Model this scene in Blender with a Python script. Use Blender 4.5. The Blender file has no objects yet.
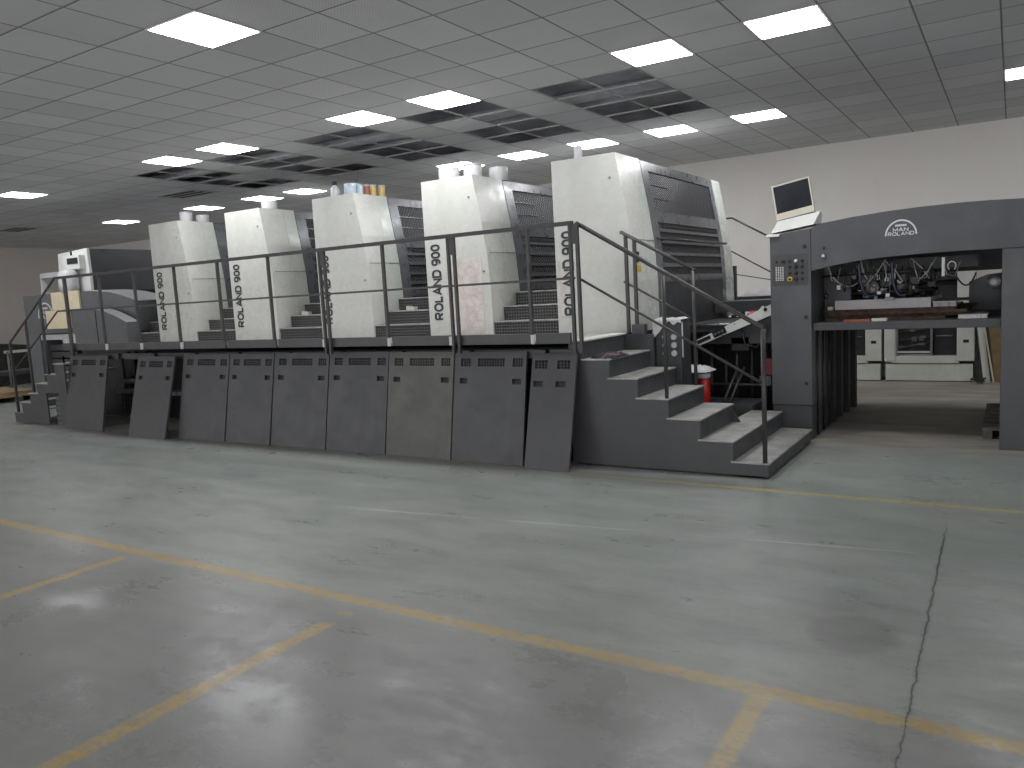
import bpy, bmesh, math, random
from mathutils import Vector, Matrix, noise
random.seed(7)
C = bpy.context.scene.collection
PI = math.pi

# ------------------------------------------------------------------ materials
class NT:
    """small helper that writes shader nodes"""
    def __init__(s, name):
        s.m = bpy.data.materials.new(name); s.m.use_nodes = True
        s.t = s.m.node_tree; s.t.nodes.clear()
        s.out = s.n('ShaderNodeOutputMaterial'); s.b = s.n('ShaderNodeBsdfPrincipled')
        s.l(s.b.outputs[0], s.out.inputs[0])
        s.tc = s.n('ShaderNodeTexCoord').outputs['Object']
    def n(s, k): return s.t.nodes.new(k)
    def l(s, a, b): s.t.links.new(a, b)
    def put(s, sock, v):
        if isinstance(v, (int, float)): sock.default_value = v
        elif isinstance(v, (tuple, list)): sock.default_value = tuple(v) + ((1,) if len(v) == 3 and len(sock.default_value) == 4 else ())
        else: s.l(v, sock)
    def math(s, op, a, b=0.0, c=0.0, clamp=False):
        n = s.n('ShaderNodeMath'); n.operation = op; n.use_clamp = clamp
        for i, v in enumerate((a, b, c)): s.put(n.inputs[i], v)
        return n.outputs[0]
    def noise(s, scale, detail=4, rough=.6, vec=None, stretch=None):
        v = vec or s.tc
        if stretch:
            mp = s.n('ShaderNodeMapping'); s.l(v, mp.inputs[0]); mp.inputs['Scale'].default_value = stretch; v = mp.outputs[0]
        n = s.n('ShaderNodeTexNoise'); s.l(v, n.inputs['Vector'])
        n.inputs['Scale'].default_value = scale; n.inputs['Detail'].default_value = detail; n.inputs['Roughness'].default_value = rough
        return n.outputs[0]
    def ramp(s, f, lo, hi, a=0.0, b=1.0):
        n = s.n('ShaderNodeMapRange'); s.put(n.inputs[0], f)
        n.inputs[1].default_value = lo; n.inputs[2].default_value = hi; n.inputs[3].default_value = a; n.inputs[4].default_value = b
        return n.outputs[0]
    def mix(s, f, a, b):
        n = s.n('ShaderNodeMix'); n.data_type = 'RGBA'
        s.put(n.inputs[0], f); s.put(n.inputs[6], a); s.put(n.inputs[7], b)
        return n.outputs[2]
    def bump(s, h, strength=.2, dist=.01):
        n = s.n('ShaderNodeBump'); n.inputs['Strength'].default_value = strength; n.inputs['Distance'].default_value = dist
        s.l(h, n.inputs['Height']); s.l(n.outputs[0], s.b.inputs['Normal'])
    def xyz(s, v=None):
        n = s.n('ShaderNodeSeparateXYZ'); s.l(v or s.tc, n.inputs[0]); return n.outputs

def lin(c): return tuple((v/12.92 if v <= .04045 else ((v+.055)/1.055)**2.4) for v in c)

def mat(name, col, rough=.5, metal=0.0, var=.12, scale=3.0, bump=0.0, bscale=60, dirt=None):
    k = NT(name); c = tuple(col)
    f = k.ramp(k.noise(scale, 6, .65), .3, .7)
    a = tuple(max(0, v*(1-var)) for v in c); b = tuple(min(1, v*(1+var)) for v in c)
    colr = k.mix(f, a, b)
    if dirt:
        g = k.ramp(k.noise(scale*.45, 8, .75, stretch=(1, 1, .5)), .52, .75, 0, dirt[1])
        colr = k.mix(g, colr, dirt[0])
    k.put(k.b.inputs['Base Color'], colr)
    k.l(k.ramp(k.noise(scale*2.3, 5), .3, .7, max(.03, rough-.09), min(1, rough+.09)), k.b.inputs['Roughness'])
    k.b.inputs['Metallic'].default_value = metal
    if bump: k.bump(k.noise(bscale, 4), bump, .01)
    return k.m

M = {}
M['white']   = mat('cream_paint', (.55, .555, .52), .28, 0, .05, 2.2, dirt=((.42, .40, .34), .35))
M['mint']    = mat('pale_mint_paint', (.56, .59, .545), .26, 0, .06, 2.0, dirt=((.40, .40, .33), .35))
M['panel']   = mat('charcoal_panel_paint', (.066, .0655, .070), .42, 0, .12, 2.4, .04, 300, dirt=((.10, .098, .092), .35))
M['worn']    = mat('worn_charcoal_paint', (.105, .102, .094), .45, 0, .25, 2.6, .04, 300, dirt=((.19, .175, .145), .65))
M['machine'] = mat('dark_slate_paint', (.064, .066, .073), .36, 0, .08, 2.0, .03, 260, dirt=((.15, .15, .155), .25))
M['machined']= mat('deep_charcoal_paint', (.050, .052, .057), .45, 0, .15, 2.5)
M['frame']   = mat('grey_satin_frame', (.16, .165, .18), .3, .2, .12, 3)
M['louver']  = mat('louver_grey', (.13, .135, .145), .4, .1, .1, 4)
M['dark']    = mat('recess_shade', (.018, .018, .02), .7, 0, .3, 6)  # near-black colour stands in for the shade inside slots and cavities
M['black']   = mat('black_rubber', (.012, .012, .013), .55, 0, .2, 8)
M['grime']   = mat('oily_machine_metal', (.035, .034, .031), .42, .35, .5, 9, .2, 40)
M['rail']    = mat('dark_rail_paint', (.050, .049, .048), .38, .1, .15, 8)
M['steel']   = mat('brushed_steel', (.42, .42, .41), .33, .8, .12, 8)
M['plate']   = mat('white_bracket', (.62, .62, .6), .5, 0, .1, 10)
M['letter']  = mat('dark_lettering', (.035, .035, .04), .5, 0, .05, 5)
M['logo']    = mat('silver_lettering', (.62, .63, .66), .4, 0, .05, 5)
M['beige']   = mat('aged_beige_plastic', (.55, .52, .43), .42, 0, .06, 6)
M['ivory']   = mat('white_casing', (.70, .71, .68), .4, 0, .06, 4)
M['glass']   = mat('dark_screen_glass', (.018, .02, .026), .18, 0, .1, 2)
M['yellow']  = mat('yellow_plastic', (.62, .42, .04), .4, 0, .1, 9)
M['red']     = mat('red_paint', (.42, .022, .014), .35, 0, .2, 7)
M['redbrown']= mat('red_box', (.20, .045, .04), .6, 0, .3, 9)
M['cloth']   = mat('white_cotton_cloth', (.62, .62, .62), .9, 0, .12, 12, .3, 90)
M['plyw']    = mat('pale_plywood', (.74, .64, .45), .6, 0, .12, 3, .05, 80)
M['bark']    = mat('dark_brown_board', (.062, .034, .024), .8, 0, .55, 14, .4, 60)
M['paper']   = mat('lilac_grey_paper', (.52, .50, .51), .75, 0, .06, 4)
M['sheet']   = mat('white_card', (.55, .57, .48), .7, 0, .05, 4)
M['orange']  = mat('orange_strip', (.30, .075, .035), .6, 0, .2, 9)
M['hose']    = mat('dark_blue_hose', (.012, .016, .05), .35, 0, .2, 9)
M['cable']   = mat('pale_cable', (.40, .39, .36), .5, 0, .15, 9)
M['tin']     = mat('dull_tin', (.55, .56, .57), .4, .35, .12, 14)
M['bluetin'] = mat('pale_blue_tin', (.42, .50, .58), .4, .1, .18, 12)
M['gold']    = mat('yellow_ink_tin', (.62, .44, .17), .4, .1, .2, 12)
M['rust']    = mat('brick_red_tin', (.38, .17, .12), .5, 0, .2, 12)
M['pot']     = mat('translucent_white_plastic', (.58, .58, .60), .35, 0, .05, 6)
M['pale']    = mat('old_cream_machine', (.56, .565, .52), .5, 0, .1, 3, dirt=((.3, .28, .23), .5))
M['wood']    = mat('rough_pallet_wood', (.34, .25, .14), .8, 0, .3, 9, .2, 60)
M['greywood']= mat('grey_weathered_wood', (.12, .11, .095), .85, 0, .3, 9, .2, 60)
M['brown']   = mat('brown_fibreboard', (.22, .15, .075), .8, 0, .2, 6)
M['duct']    = mat('galvanised_duct', (.30, .31, .33), .45, .5, .2, 5)
M['pinkfilm']= mat('peeling_pink_film', (.58, .52, .485), .22, 0, .2, 9, .8, 14, dirt=((.66, .65, .62), .8))

def tread_mat():                      # bright worn tread plate with rows of raised bars
    k = NT('ribbed_tread_plate'); X, Y, Z = k.xyz()
    a = k.math('SINE', k.math('MULTIPLY', Y, 150)); b = k.math('SINE', k.math('MULTIPLY', X, 240))
    h = k.math('MULTIPLY', a, b)
    w = k.ramp(k.noise(5, 6, .7), .35, .7)
    base = k.mix(w, (.34, .34, .32), (.68, .68, .65))
    k.put(k.b.inputs['Base Color'], k.mix(k.ramp(h, -.1, .25, .35, 0), base, (.07, .07, .065)))
    k.b.inputs['Metallic'].default_value = .35
    k.l(k.ramp(w, 0, 1, .5, .34), k.b.inputs['Roughness']); k.bump(h, .5, .004)
    return k.m
M['tread'] = tread_mat()
def checker_mat():                    # dark diamond plate of the risers
    k = NT('dark_diamond_plate'); X, Y, Z = k.xyz()
    u = k.math('ADD', X, k.math('ADD', Y, Z)); v = k.math('SUBTRACT', k.math('ADD', X, Y), Z)
    a = k.math('SINE', k.math('MULTIPLY', u, 85)); b = k.math('SINE', k.math('MULTIPLY', v, 85))
    h = k.math('MULTIPLY', a, b)
    k.put(k.b.inputs['Base Color'], k.mix(k.ramp(h, .35, .6), (.042, .042, .043), (.17, .17, .165)))
    k.b.inputs['Metallic'].default_value = .3; k.b.inputs['Roughness'].default_value = .42; k.bump(h, .6, .006)
    return k.m
M['diamond'] = checker_mat()
def grille_mat():                     # woven dark screen
    k = NT('woven_dark_screen'); X, Y, Z = k.xyz()
    a = k.math('SINE', k.math('MULTIPLY', k.math('ADD', Y, k.math('MULTIPLY', Z, .35)), 95))
    b = k.math('SINE', k.math('MULTIPLY', k.math('SUBTRACT', Z, k.math('MULTIPLY', Y, .15)), 120))
    h = k.math('MULTIPLY', a, b)
    k.put(k.b.inputs['Base Color'], k.mix(k.ramp(h, .0, .35), (.016, .017, .02), (.11, .113, .125)))
    k.b.inputs['Roughness'].default_value = .45; k.b.inputs['Metallic'].default_value = .3; k.bump(h, .5, .008)
    return k.m
M['grille'] = grille_mat()
def rag_mat():
    k = NT('stained_work_rag')
    f = k.noise(9, 3); g = k.noise(14, 3, vec=None, stretch=(1.4, .8, 1))
    c = k.mix(k.ramp(f, .45, .52), (.012, .013, .02), (.02, .03, .08))
    c = k.mix(k.ramp(g, .56, .60), c, (.20, .07, .035)); c = k.mix(k.ramp(f, .63, .66), c, (.22, .21, .21))
    k.put(k.b.inputs['Base Color'], c); k.b.inputs['Roughness'].default_value = .9
    return k.m
M['rag'] = rag_mat()
def emit_mat():
    k = NT('lit_led_diffuser'); k.b.inputs['Base Color'].default_value = (.9, .9, .9, 1)
    k.b.inputs['Emission Color'].default_value = (.98, .985, 1, 1); k.b.inputs['Emission Strength'].default_value = 11.5
    k.b.inputs['Roughness'].default_value = .5
    return k.m
M['emit'] = emit_mat()
M['lampframe'] = mat('white_lamp_frame', (.8, .8, .8), .5, 0, .02, 3)

TS, TX, TY, CH = .61, -3.171, 7.495, 3.85          # ceiling tile, an edge of the grid, height
def ceiling_mat():
    k = NT('perforated_ceiling_tile'); X, Y, Z = k.xyz()
    u = k.math('DIVIDE', k.math('SUBTRACT', X, TX - 60*TS), TS); v = k.math('DIVIDE', k.math('SUBTRACT', Y, TY - 60*TS), TS)
    fu = k.math('FRACT', u); fv = k.math('FRACT', v)
    du = k.math('MINIMUM', fu, k.math('SUBTRACT', 1.0, fu)); dv = k.math('MINIMUM', fv, k.math('SUBTRACT', 1.0, fv))
    d = k.math('MINIMUM', du, dv)
    cell = k.n('ShaderNodeTexWhiteNoise'); cell.noise_dimensions = '2D'
    cb = k.n('ShaderNodeCombineXYZ'); k.l(k.math('FLOOR', u), cb.inputs[0]); k.l(k.math('FLOOR', v), cb.inputs[1]); k.l(cb.outputs[0], cell.inputs[0])
    base = k.mix(k.ramp(cell.outputs[0], 0, 1), (.61, .61, .63), (.72, .72, .735))
    base = k.mix(k.ramp(k.noise(.8, 6, .7), .5, .8, 0, .35), base, (.50, .49, .47))
    hp = k.math('MULTIPLY', k.math('SINE', k.math('MULTIPLY', X, 2*PI/.0305)), k.math('SINE', k.math('MULTIPLY', Y, 2*PI/.0305)))
    base = k.mix(k.ramp(hp, .55, .8, 0, .35), base, (.12, .12, .12))
    line = k.ramp(d, .009, .016, 1, 0)
    k.put(k.b.inputs['Base Color'], k.mix(line, base, (.20, .20, .20)))
    k.b.inputs['Roughness'].default_value = .75
    k.bump(k.ramp(d, .008, .03), .35, .01)
    return k.m
M['ceil'] = ceiling_mat()
M['tbar'] = mat('ceiling_t_bar', (.42, .42, .42), .5, 0, .05, 5)
M['slab'] = mat('dusty_plenum_concrete', (.52, .53, .57), .9, 0, .3, 2.5)
def wall_mat(name, a, b):
    k = NT(name); X, Y, Z = k.xyz()
    c = k.mix(k.ramp(k.noise(.7, 7, .7), .35, .7), a, b)
    c = k.mix(k.ramp(k.noise(3.5, 8, .7, stretch=(1, 1, .3)), .6, .8, 0, .3), c, tuple(v*.7 for v in a))
    k.put(k.b.inputs['Base Color'], c); k.b.inputs['Roughness'].default_value = .8; k.bump(k.noise(25, 5), .08, .01)
    return k.m
M['wall'] = wall_mat('cream_plaster', (.78, .74, .70), (.83, .80, .765))
M['wall2'] = wall_mat('taupe_plaster', (.70, .64, .60), (.76, .695, .655))

def floor_mat():
    k = NT('worn_painted_concrete'); X, Y, Z = k.xyz()
    big = k.noise(.55, 7, .65); mid = k.noise(2.6, 8, .72); streak = k.noise(3.2, 7, .7, stretch=(.35, 1.6, 1)); fine = k.noise(30, 6, .7)
    c = k.mix(k.ramp(big, .35, .65), (.29, .297, .278), (.35, .362, .338))
    c = k.mix(k.ramp(streak, .44, .70, 0, .55), c, (.215, .218, .208))
    c = k.mix(k.ramp(mid, .58, .74, 0, .5), c, (.45, .455, .435))
    c = k.mix(k.ramp(fine, .62, .75, 0, .25), c, (.12, .12, .115))
    scuff = k.noise(11, 9, .8, stretch=(.7, 1.5, 1)); c = k.mix(k.ramp(scuff, .54, .66, 0, .45), c, (.20, .20, .192))
    scr = k.noise(26, 8, .8, stretch=(.25, 1.9, 1)); c = k.mix(k.ramp(scr, .58, .68, 0, .35), c, (.50, .51, .49))
    spk = k.noise(70, 3, .6); c = k.mix(k.ramp(spk, .66, .72, 0, .6), c, (.09, .09, .085))
    green = k.math('MULTIPLY', k.ramp(Y, 3.3, 5.5), k.ramp(k.noise(.9, 4), .3, .65))
    c = k.mix(k.math('MULTIPLY', green, .55), c, (.275, .335, .31))
    grey = k.ramp(Y, 2.9, 3.15, .45, 0)                                   # the bay in front of the long line is darker and greyer
    c = k.mix(grey, c, (.20, .197, .19))
    e = k.ramp(k.noise(13, 5, .7), .25, .75, -.018, .018)                 # ragged edges
    e2 = k.ramp(k.noise(2.0, 4, .7), .2, .8, -.03, .03)
    def rect(x0, x1, y0, y1, soft=.012, ragged=e):
        x = k.math('ADD', X, ragged); y = k.math('ADD', Y, ragged)
        a = k.math('MINIMUM', k.ramp(x, x0-soft, x0+soft), k.ramp(x, x1-soft, x1+soft, 1, 0))
        b = k.math('MINIMUM', k.ramp(y, y0-soft, y0+soft), k.ramp(y, y1-soft, y1+soft, 1, 0))
        return k.math('MINIMUM', a, b)
    # bare dusty concrete below the delivery and around the left stairs
    d1 = rect(-2.3, .35, 8.25, 13.9, .10, e2); 
    dcol = k.mix(k.ramp(k.noise(2.2, 7, .7, stretch=(.5, 1.8, 1)), .35, .7), (.23, .21, .18), (.40, .375, .33))
    c = k.mix(d1, c, dcol)
    d2 = rect(-14.1, -10.3, 6.1, 7.6, .06, e2); c = k.mix(k.math('MULTIPLY', d2, .8), c, (.36, .35, .32))
    d3 = rect(-12, -1.6, 6.2, 6.5, .10, e2); c = k.mix(k.math('MULTIPLY', d3, .5), c, (.13, .12, .10))  # darker band along the foot of the panel row
    # round worn patch and white scrape line
    dx = k.math('SUBTRACT', X, -.62); dy = k.math('SUBTRACT', Y, 3.86)
    r = k.math('ADD', k.math('SQRT', k.math('ADD', k.math('MULTIPLY', dx, dx), k.math('MULTIPLY', k.math('MULTIPLY', dy, dy), .9))), e2)
    c = k.mix(k.ramp(r, .17, .23, .55, 0), c, (.185, .188, .178))
    ln = k.math('ABSOLUTE', k.math('SUBTRACT', Y, k.math('MULTIPLY_ADD', X, .135, 5.24)))
    wl = k.math('MULTIPLY', k.ramp(ln, .003, .009, 1, 0), k.math('MULTIPLY', k.ramp(X, -5.2, -4.9), k.ramp(k.noise(1.1, 3), .38, .55, 0, .9)))
    c = k.mix(wl, c, (.56, .57, .56))
    # yellow lines, worn
    lines = rect(-30, 8, 3.085, 3.175)
    for q in ((-3.125, -3.025, -3.0, 2.98), (-.892, -.808, -3.0, 3.10), (-5.325, -5.235, -3.0, 3.02), (2.0, 2.09, -3, 3.1)):
        lines = k.math('MAXIMUM', lines, rect(*q))
    wear = k.ramp(k.noise(7, 8, .78), (.36), .60, .70, 1.0)
    chip = k.ramp(k.noise(24, 8, .8, stretch=(.6, 1.4, 1)), .50, .58, 0, .75)
    wear = k.math('MULTIPLY', wear, k.math('SUBTRACT', 1.0, chip))
    gap = rect(-3.2, -2.93, 2.82, 2.95, .02)
    lines = k.math('MULTIPLY', lines, k.math('SUBTRACT', 1.0, gap))
    ycol = k.mix(k.ramp(k.noise(2.5, 5), .35, .65), (.44, .305, .11), (.52, .385, .165))
    c = k.mix(k.math('MULTIPLY', lines, wear), c, ycol)
    far = k.math('MULTIPLY', rect(-3.6, 8, 6.30, 6.36), k.ramp(X, -3.4, -1.5, .15, .9))
    c = k.mix(k.math('MULTIPLY', far, wear), c, (.52, .42, .10))
    # crack (filled joint) running away from the camera
    cx = k.math('ADD', k.math('MULTIPLY_ADD', Y, -.012, -.279), k.ramp(k.noise(9, 4), .2, .8, -.012, .012))
    cd = k.math('ABSOLUTE', k.math('SUBTRACT', X, cx))
    cm = k.math('MULTIPLY', k.ramp(cd, .002, .006, 1, 0), k.math('MULTIPLY', k.ramp(Y, 5.5, 5.9, 1, 0), 1.0))
    cs = k.math('MULTIPLY', k.ramp(cd, .004, .018, .35, 0), k.ramp(Y, 5.5, 5.9, 1, 0))
    c = k.mix(cs, c, (.15, .15, .14)); c = k.mix(cm, c, (.075, .075, .07))
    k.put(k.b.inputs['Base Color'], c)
    ro = k.ramp(k.noise(2.1, 8, .75, stretch=(.6, 1.3, 1)), .38, .66, .27, .52)
    bay = k.math('MULTIPLY', k.ramp(Y, 2.95, 3.1, 1, 0), k.ramp(k.noise(.9, 6, .7), .48, .62)); ro = k.mix(k.math('MULTIPLY', bay, .8), ro, (.19, .19, .19)); ro = k.mix(d1, ro, (.75, .75, .75)); k.put(k.b.inputs['Roughness'], ro)
    h = k.math('ADD', k.noise(5, 8, .75), k.math('MULTIPLY', cm, -1.5)); k.bump(h, .12, .012)
    return k.m
M['floor'] = floor_mat()

# ------------------------------------------------------------------ mesh helpers (world coordinates in, one object out)
class MB:
    def __init__(s): s.v = []; s.f = []; s.mi = []; s.cur = 0; s.sm = []
    def add(s, vs, fs, smooth=False):
        b = len(s.v); s.v += [tuple(v) for v in vs]
        for f in fs: s.f.append(tuple(b+i for i in f)); s.mi.append(s.cur); s.sm.append(smooth)
        return s
    def box(s, x0, x1, y0, y1, z0, z1, mt=None):
        vs = [Vector(p) for p in ((x0,y0,z0),(x1,y0,z0),(x1,y1,z0),(x0,y1,z0),(x0,y0,z1),(x1,y0,z1),(x1,y1,z1),(x0,y1,z1))]
        if mt: vs = [mt @ v for v in vs]
        return s.add(vs, [(0,3,2,1),(4,5,6,7),(0,1,5,4),(1,2,6,5),(2,3,7,6),(3,0,4,7)])
    def prism(s, poly, a0, a1, axis='y', mt=None):       # polygon in the other two axes, extruded along axis
        def P(p, a):
            v = Vector((p[0], a, p[1])) if axis == 'y' else (Vector((a, p[0], p[1])) if axis == 'x' else Vector((p[0], p[1], a)))
            return mt @ v if mt else v
        n = len(poly)
        vs = [P(p, a0) for p in poly] + [P(p, a1) for p in poly]
        return s.add(vs, [tuple(range(n)), tuple(range(2*n-1, n-1, -1))] + [(i, n+i, n+(i+1) % n, (i+1) % n) for i in range(n)])
    def tube(s, pts, r, seg=8, square=False, cap=True):
        pts = [Vector(p) for p in pts]; n = len(pts); seg = 4 if square else seg; rings = []
        rr = r if isinstance(r, (list, tuple)) else [r]*n
        prev = None
        for i, p in enumerate(pts):
            t = (pts[min(i+1, n-1)] - pts[max(i-1, 0)]).normalized()
            if prev is None:
                ref = Vector((0,0,1)) if abs(t.z) < .9 else Vector((0,1,0)); a = t.cross(ref).normalized()
            else: a = (prev - t*prev.dot(t)).normalized()
            prev = a; b = t.cross(a)
            k = 1.0
            if 0 < i < n-1:
                c = (pts[i]-pts[i-1]).normalized().dot((pts[i+1]-pts[i]).normalized()); k = 1/max(.5, math.sqrt((1+c)/2))
            off = PI/4 if square else 0; R = rr[i]*(1.414 if square else 1)
            rings.append([p + (a*math.cos(2*PI*j/seg+off) + b*math.sin(2*PI*j/seg+off))*R for j in range(seg)])
        vs = [v for q in rings for v in q]; fs = []
        for i in range(n-1):
            for j in range(seg): fs.append((i*seg+j, i*seg+(j+1) % seg, (i+1)*seg+(j+1) % seg, (i+1)*seg+j))
        s.add(vs, fs, not square)
        if cap: s.add(rings[0], [tuple(range(seg))]); s.add(rings[-1], [tuple(range(seg))])
        return s
    def lathe(s, c, prof, seg=20, axis='z', smooth=True):  # prof = [(r, h)]
        c = Vector(c); vs = []; fs = []
        for r, h in prof:
            for j in range(seg):
                a = 2*PI*j/seg; u, w = r*math.cos(a), r*math.sin(a)
                vs.append(c + (Vector((u, w, h)) if axis == 'z' else (Vector((u, -h, w)) if axis == '-y' else Vector((h, u, w)))))
        for i in range(len(prof)-1):
            for j in range(seg): fs.append((i*seg+j, i*seg+(j+1) % seg, (i+1)*seg+(j+1) % seg, (i+1)*seg+j))
        s.add(vs, fs, smooth)
        s.add([vs[j] for j in range(seg)], [tuple(range(seg))]); s.add([vs[len(vs)-seg+j] for j in range(seg)], [tuple(range(seg))])
        return s
    def sheet(s, mt, w, h, t, holes):                     # flat sheet in local (u right, v up), thickness t behind, with real rectangular holes
        us = sorted({0, w} | {q for r in holes for q in r[:2]}); vs_ = sorted({0, h} | {q for r in holes for q in r[2:]})
        nu, nv = len(us)-1, len(vs_)-1
        def hole(i, j):
            if not (0 <= i < nu and 0 <= j < nv): return True
            cu, cv = (us[i]+us[i+1])/2, (vs_[j]+vs_[j+1])/2
            return any(a < cu < b and c < cv < d for a, b, c, d in holes)
        P = lambda u, d, v: mt @ Vector((u, d, v))
        for i in range(nu):
            for j in range(nv):
                if hole(i, j): continue
                u0, u1, v0, v1 = us[i], us[i+1], vs_[j], vs_[j+1]
                s.add([P(u0,0,v0),P(u1,0,v0),P(u1,0,v1),P(u0,0,v1)], [(0,1,2,3)]); s.add([P(u0,t,v0),P(u1,t,v0),P(u1,t,v1),P(u0,t,v1)], [(3,2,1,0)])
                for (di, dj, a, b) in ((-1,0,(u0,v0),(u0,v1)), (1,0,(u1,v1),(u1,v0)), (0,-1,(u1,v0),(u0,v0)), (0,1,(u0,v1),(u1,v1))):
                    if hole(i+di, j+dj): s.add([P(a[0],0,a[1]),P(a[0],t,a[1]),P(b[0],t,b[1]),P(b[0],0,b[1])], [(0,1,2,3)])
        return s
    def build(s, name, mats, parent=None, loc=None, bevel=0, weld=True, recalc=True):
        base = Vector(loc) if loc else (Vector(parent['_base']) if parent and '_base' in parent else Vector((0,0,0)))
        me = bpy.data.meshes.new(name)
        me.from_pydata([tuple(Vector(v)-base) for v in s.v], [], s.f)
        for m in (mats if isinstance(mats, (list, tuple)) else [mats]): me.materials.append(m)
        me.polygons.foreach_set('material_index', s.mi); me.polygons.foreach_set('use_smooth', s.sm)
        bm = bmesh.new(); bm.from_mesh(me)
        big = [f for f in bm.faces if len(f.verts) > 4]
        if big: bmesh.ops.triangulate(bm, faces=big, ngon_method='EAR_CLIP')
        if weld: bmesh.ops.remove_doubles(bm, verts=bm.verts, dist=1e-5)
        if recalc: bmesh.ops.recalc_face_normals(bm, faces=bm.faces)
        bm.to_mesh(me); bm.free()
        o = bpy.data.objects.new(name, me); C.objects.link(o)
        o['_base'] = tuple(base)
        if parent: o.parent = parent; 
        else: o.location = base
        if bevel:
            b = o.modifiers.new('bevel', 'BEVEL'); b.width = bevel; b.segments = 2; b.limit_method = 'ANGLE'; b.angle_limit = .7
        return o

def tag(o, label, cat, group=None):
    o['label'] = label; o['category'] = cat
    if group: o['group'] = group
    return o
def thing(name, base, label, cat, group=None):
    o = bpy.data.objects.new(name, None); C.objects.link(o); o.location = base; o['_base'] = tuple(base); o.empty_display_size = .1
    return tag(o, label, cat, group)
def struct(o): o['kind'] = 'structure'; return o
def copy_thing(root, shift, label):
    r = root.copy(); C.objects.link(r); r.location = Vector(root.location) + Vector(shift); r['label'] = label
    r['_base'] = tuple(r.location)
    for ch in list(root.children):
        c = ch.copy(); C.objects.link(c); c.parent = r; c['_base'] = tuple(r.location)
        for g in ch.children:
            d = g.copy(); C.objects.link(d); d.parent = c; d['_base'] = tuple(r.location)
    return r
def B(*a): return MB().box(*a)
def _arc(cx, cy, rx, ry, a0, a1, n=8): return [(cx+rx*math.cos(math.radians(a0+(a1-a0)*i/n)), cy+ry*math.sin(math.radians(a0+(a1-a0)*i/n))) for i in range(n+1)]
def _ring(w, h, r):                                               # rounded closed loop, centre line of the stroke
    return _arc(w-r, r, r, r, -90, 0)+_arc(w-r, h-r, r, r, 0, 90)+_arc(r, h-r, r, r, 90, 180)+_arc(r, r, r, r, 180, 270)
GL = {  # advance width and strokes on a box one unit high, wide bold sans
 'R': (1.0, [([(0,0),(0,1)], 0), ([(0,1)]+_arc(.66,.73,.27,.27,90,-90)+[(0,.46)], 0), ([(.45,.46),(.92,0)], 0)]),
 'O': (1.08, [(_ring(1.08,1,.46), 1)]), 'L': (.80, [([(0,1),(0,0),(.80,0)], 0)]),
 'A': (1.06, [([(0,0),(.53,1),(1.06,0)], 0), ([(.2,.30),(.86,.30)], 0)]), 'N': (.98, [([(0,0),(0,1),(.98,0),(.98,1)], 0)]),
 'D': (1.0, [([(0,0)]+_arc(.56,.5,.44,.5,-90,90,12)+[(0,1)], 1)]), 'M': (1.14, [([(0,0),(0,1),(.57,.18),(1.14,1),(1.14,0)], 0)]),
 '0': (.78, [(_ring(.78,1,.38), 1)]), '9': (.78, [(_ring(.78,.60,.29), 1), (_arc(.39,.62,.39,.38,0,0,1)[:1]+_arc(.39,.38,.39,.38,0,-150,10), 0)])}
GL['9'] = (.78, [([(x, y+.40) for x, y in _ring(.78,.60,.29)], 1), ([(.78,.66)]+_arc(.39,.36,.39,.36,0,-122,10), 0)])
def text(name, body, m, parent, mt, size, length, th=.17, depth=.002):   # letters as flat bold strokes, centred, drawn in local x (right) and y (up)
    mb = MB(); base_w = sum(.55 if c == ' ' else GL[c][0]+.36 for c in body)-.36; x0 = -base_w/2; sx = length/(size*base_w)
    for c in body:
        if c == ' ': x0 += .55; continue
        w, strokes = GL[c]
        for pts, closed in strokes:
            P = [Vector((x, y)) for x, y in pts]
            P = [p for i, p in enumerate(P) if i == 0 or (p-P[i-1]).length > 1e-4]
            if closed and (P[0]-P[-1]).length < 1e-4: P.pop()
            n = len(P); L = []; Rr = []
            for i, p in enumerate(P):
                a = P[i-1] if (i > 0 or closed) else None; b = P[(i+1) % n] if (i < n-1 or closed) else None
                d1 = (p-a).normalized() if a is not None else (b-p).normalized(); d2 = (b-p).normalized() if b is not None else d1
                t = d1+d2; t = t.normalized() if t.length > .05 else d1
                nn = Vector((-t.y, t.x)); k = 1/max(.5, abs(nn.dot(Vector((-d1.y, d1.x)))))
                L.append(p+nn*th/2*k); Rr.append(p-nn*th/2*k)
            for i in range(n if closed else n-1):
                q = [L[i], L[(i+1) % n], Rr[(i+1) % n], Rr[i]]
                vs = [mt @ Vector(((x0+v.x)*size*sx, (v.y-.5)*size, z)) for z in (0, depth) for v in q]
                mb.add(vs, [(0,1,2,3),(4,5,6,7),(0,1,5,4),(1,2,6,5),(2,3,7,6),(3,0,4,7)])
        x0 += w+.36
    return mb.build(name, m, parent, weld=False)
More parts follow.
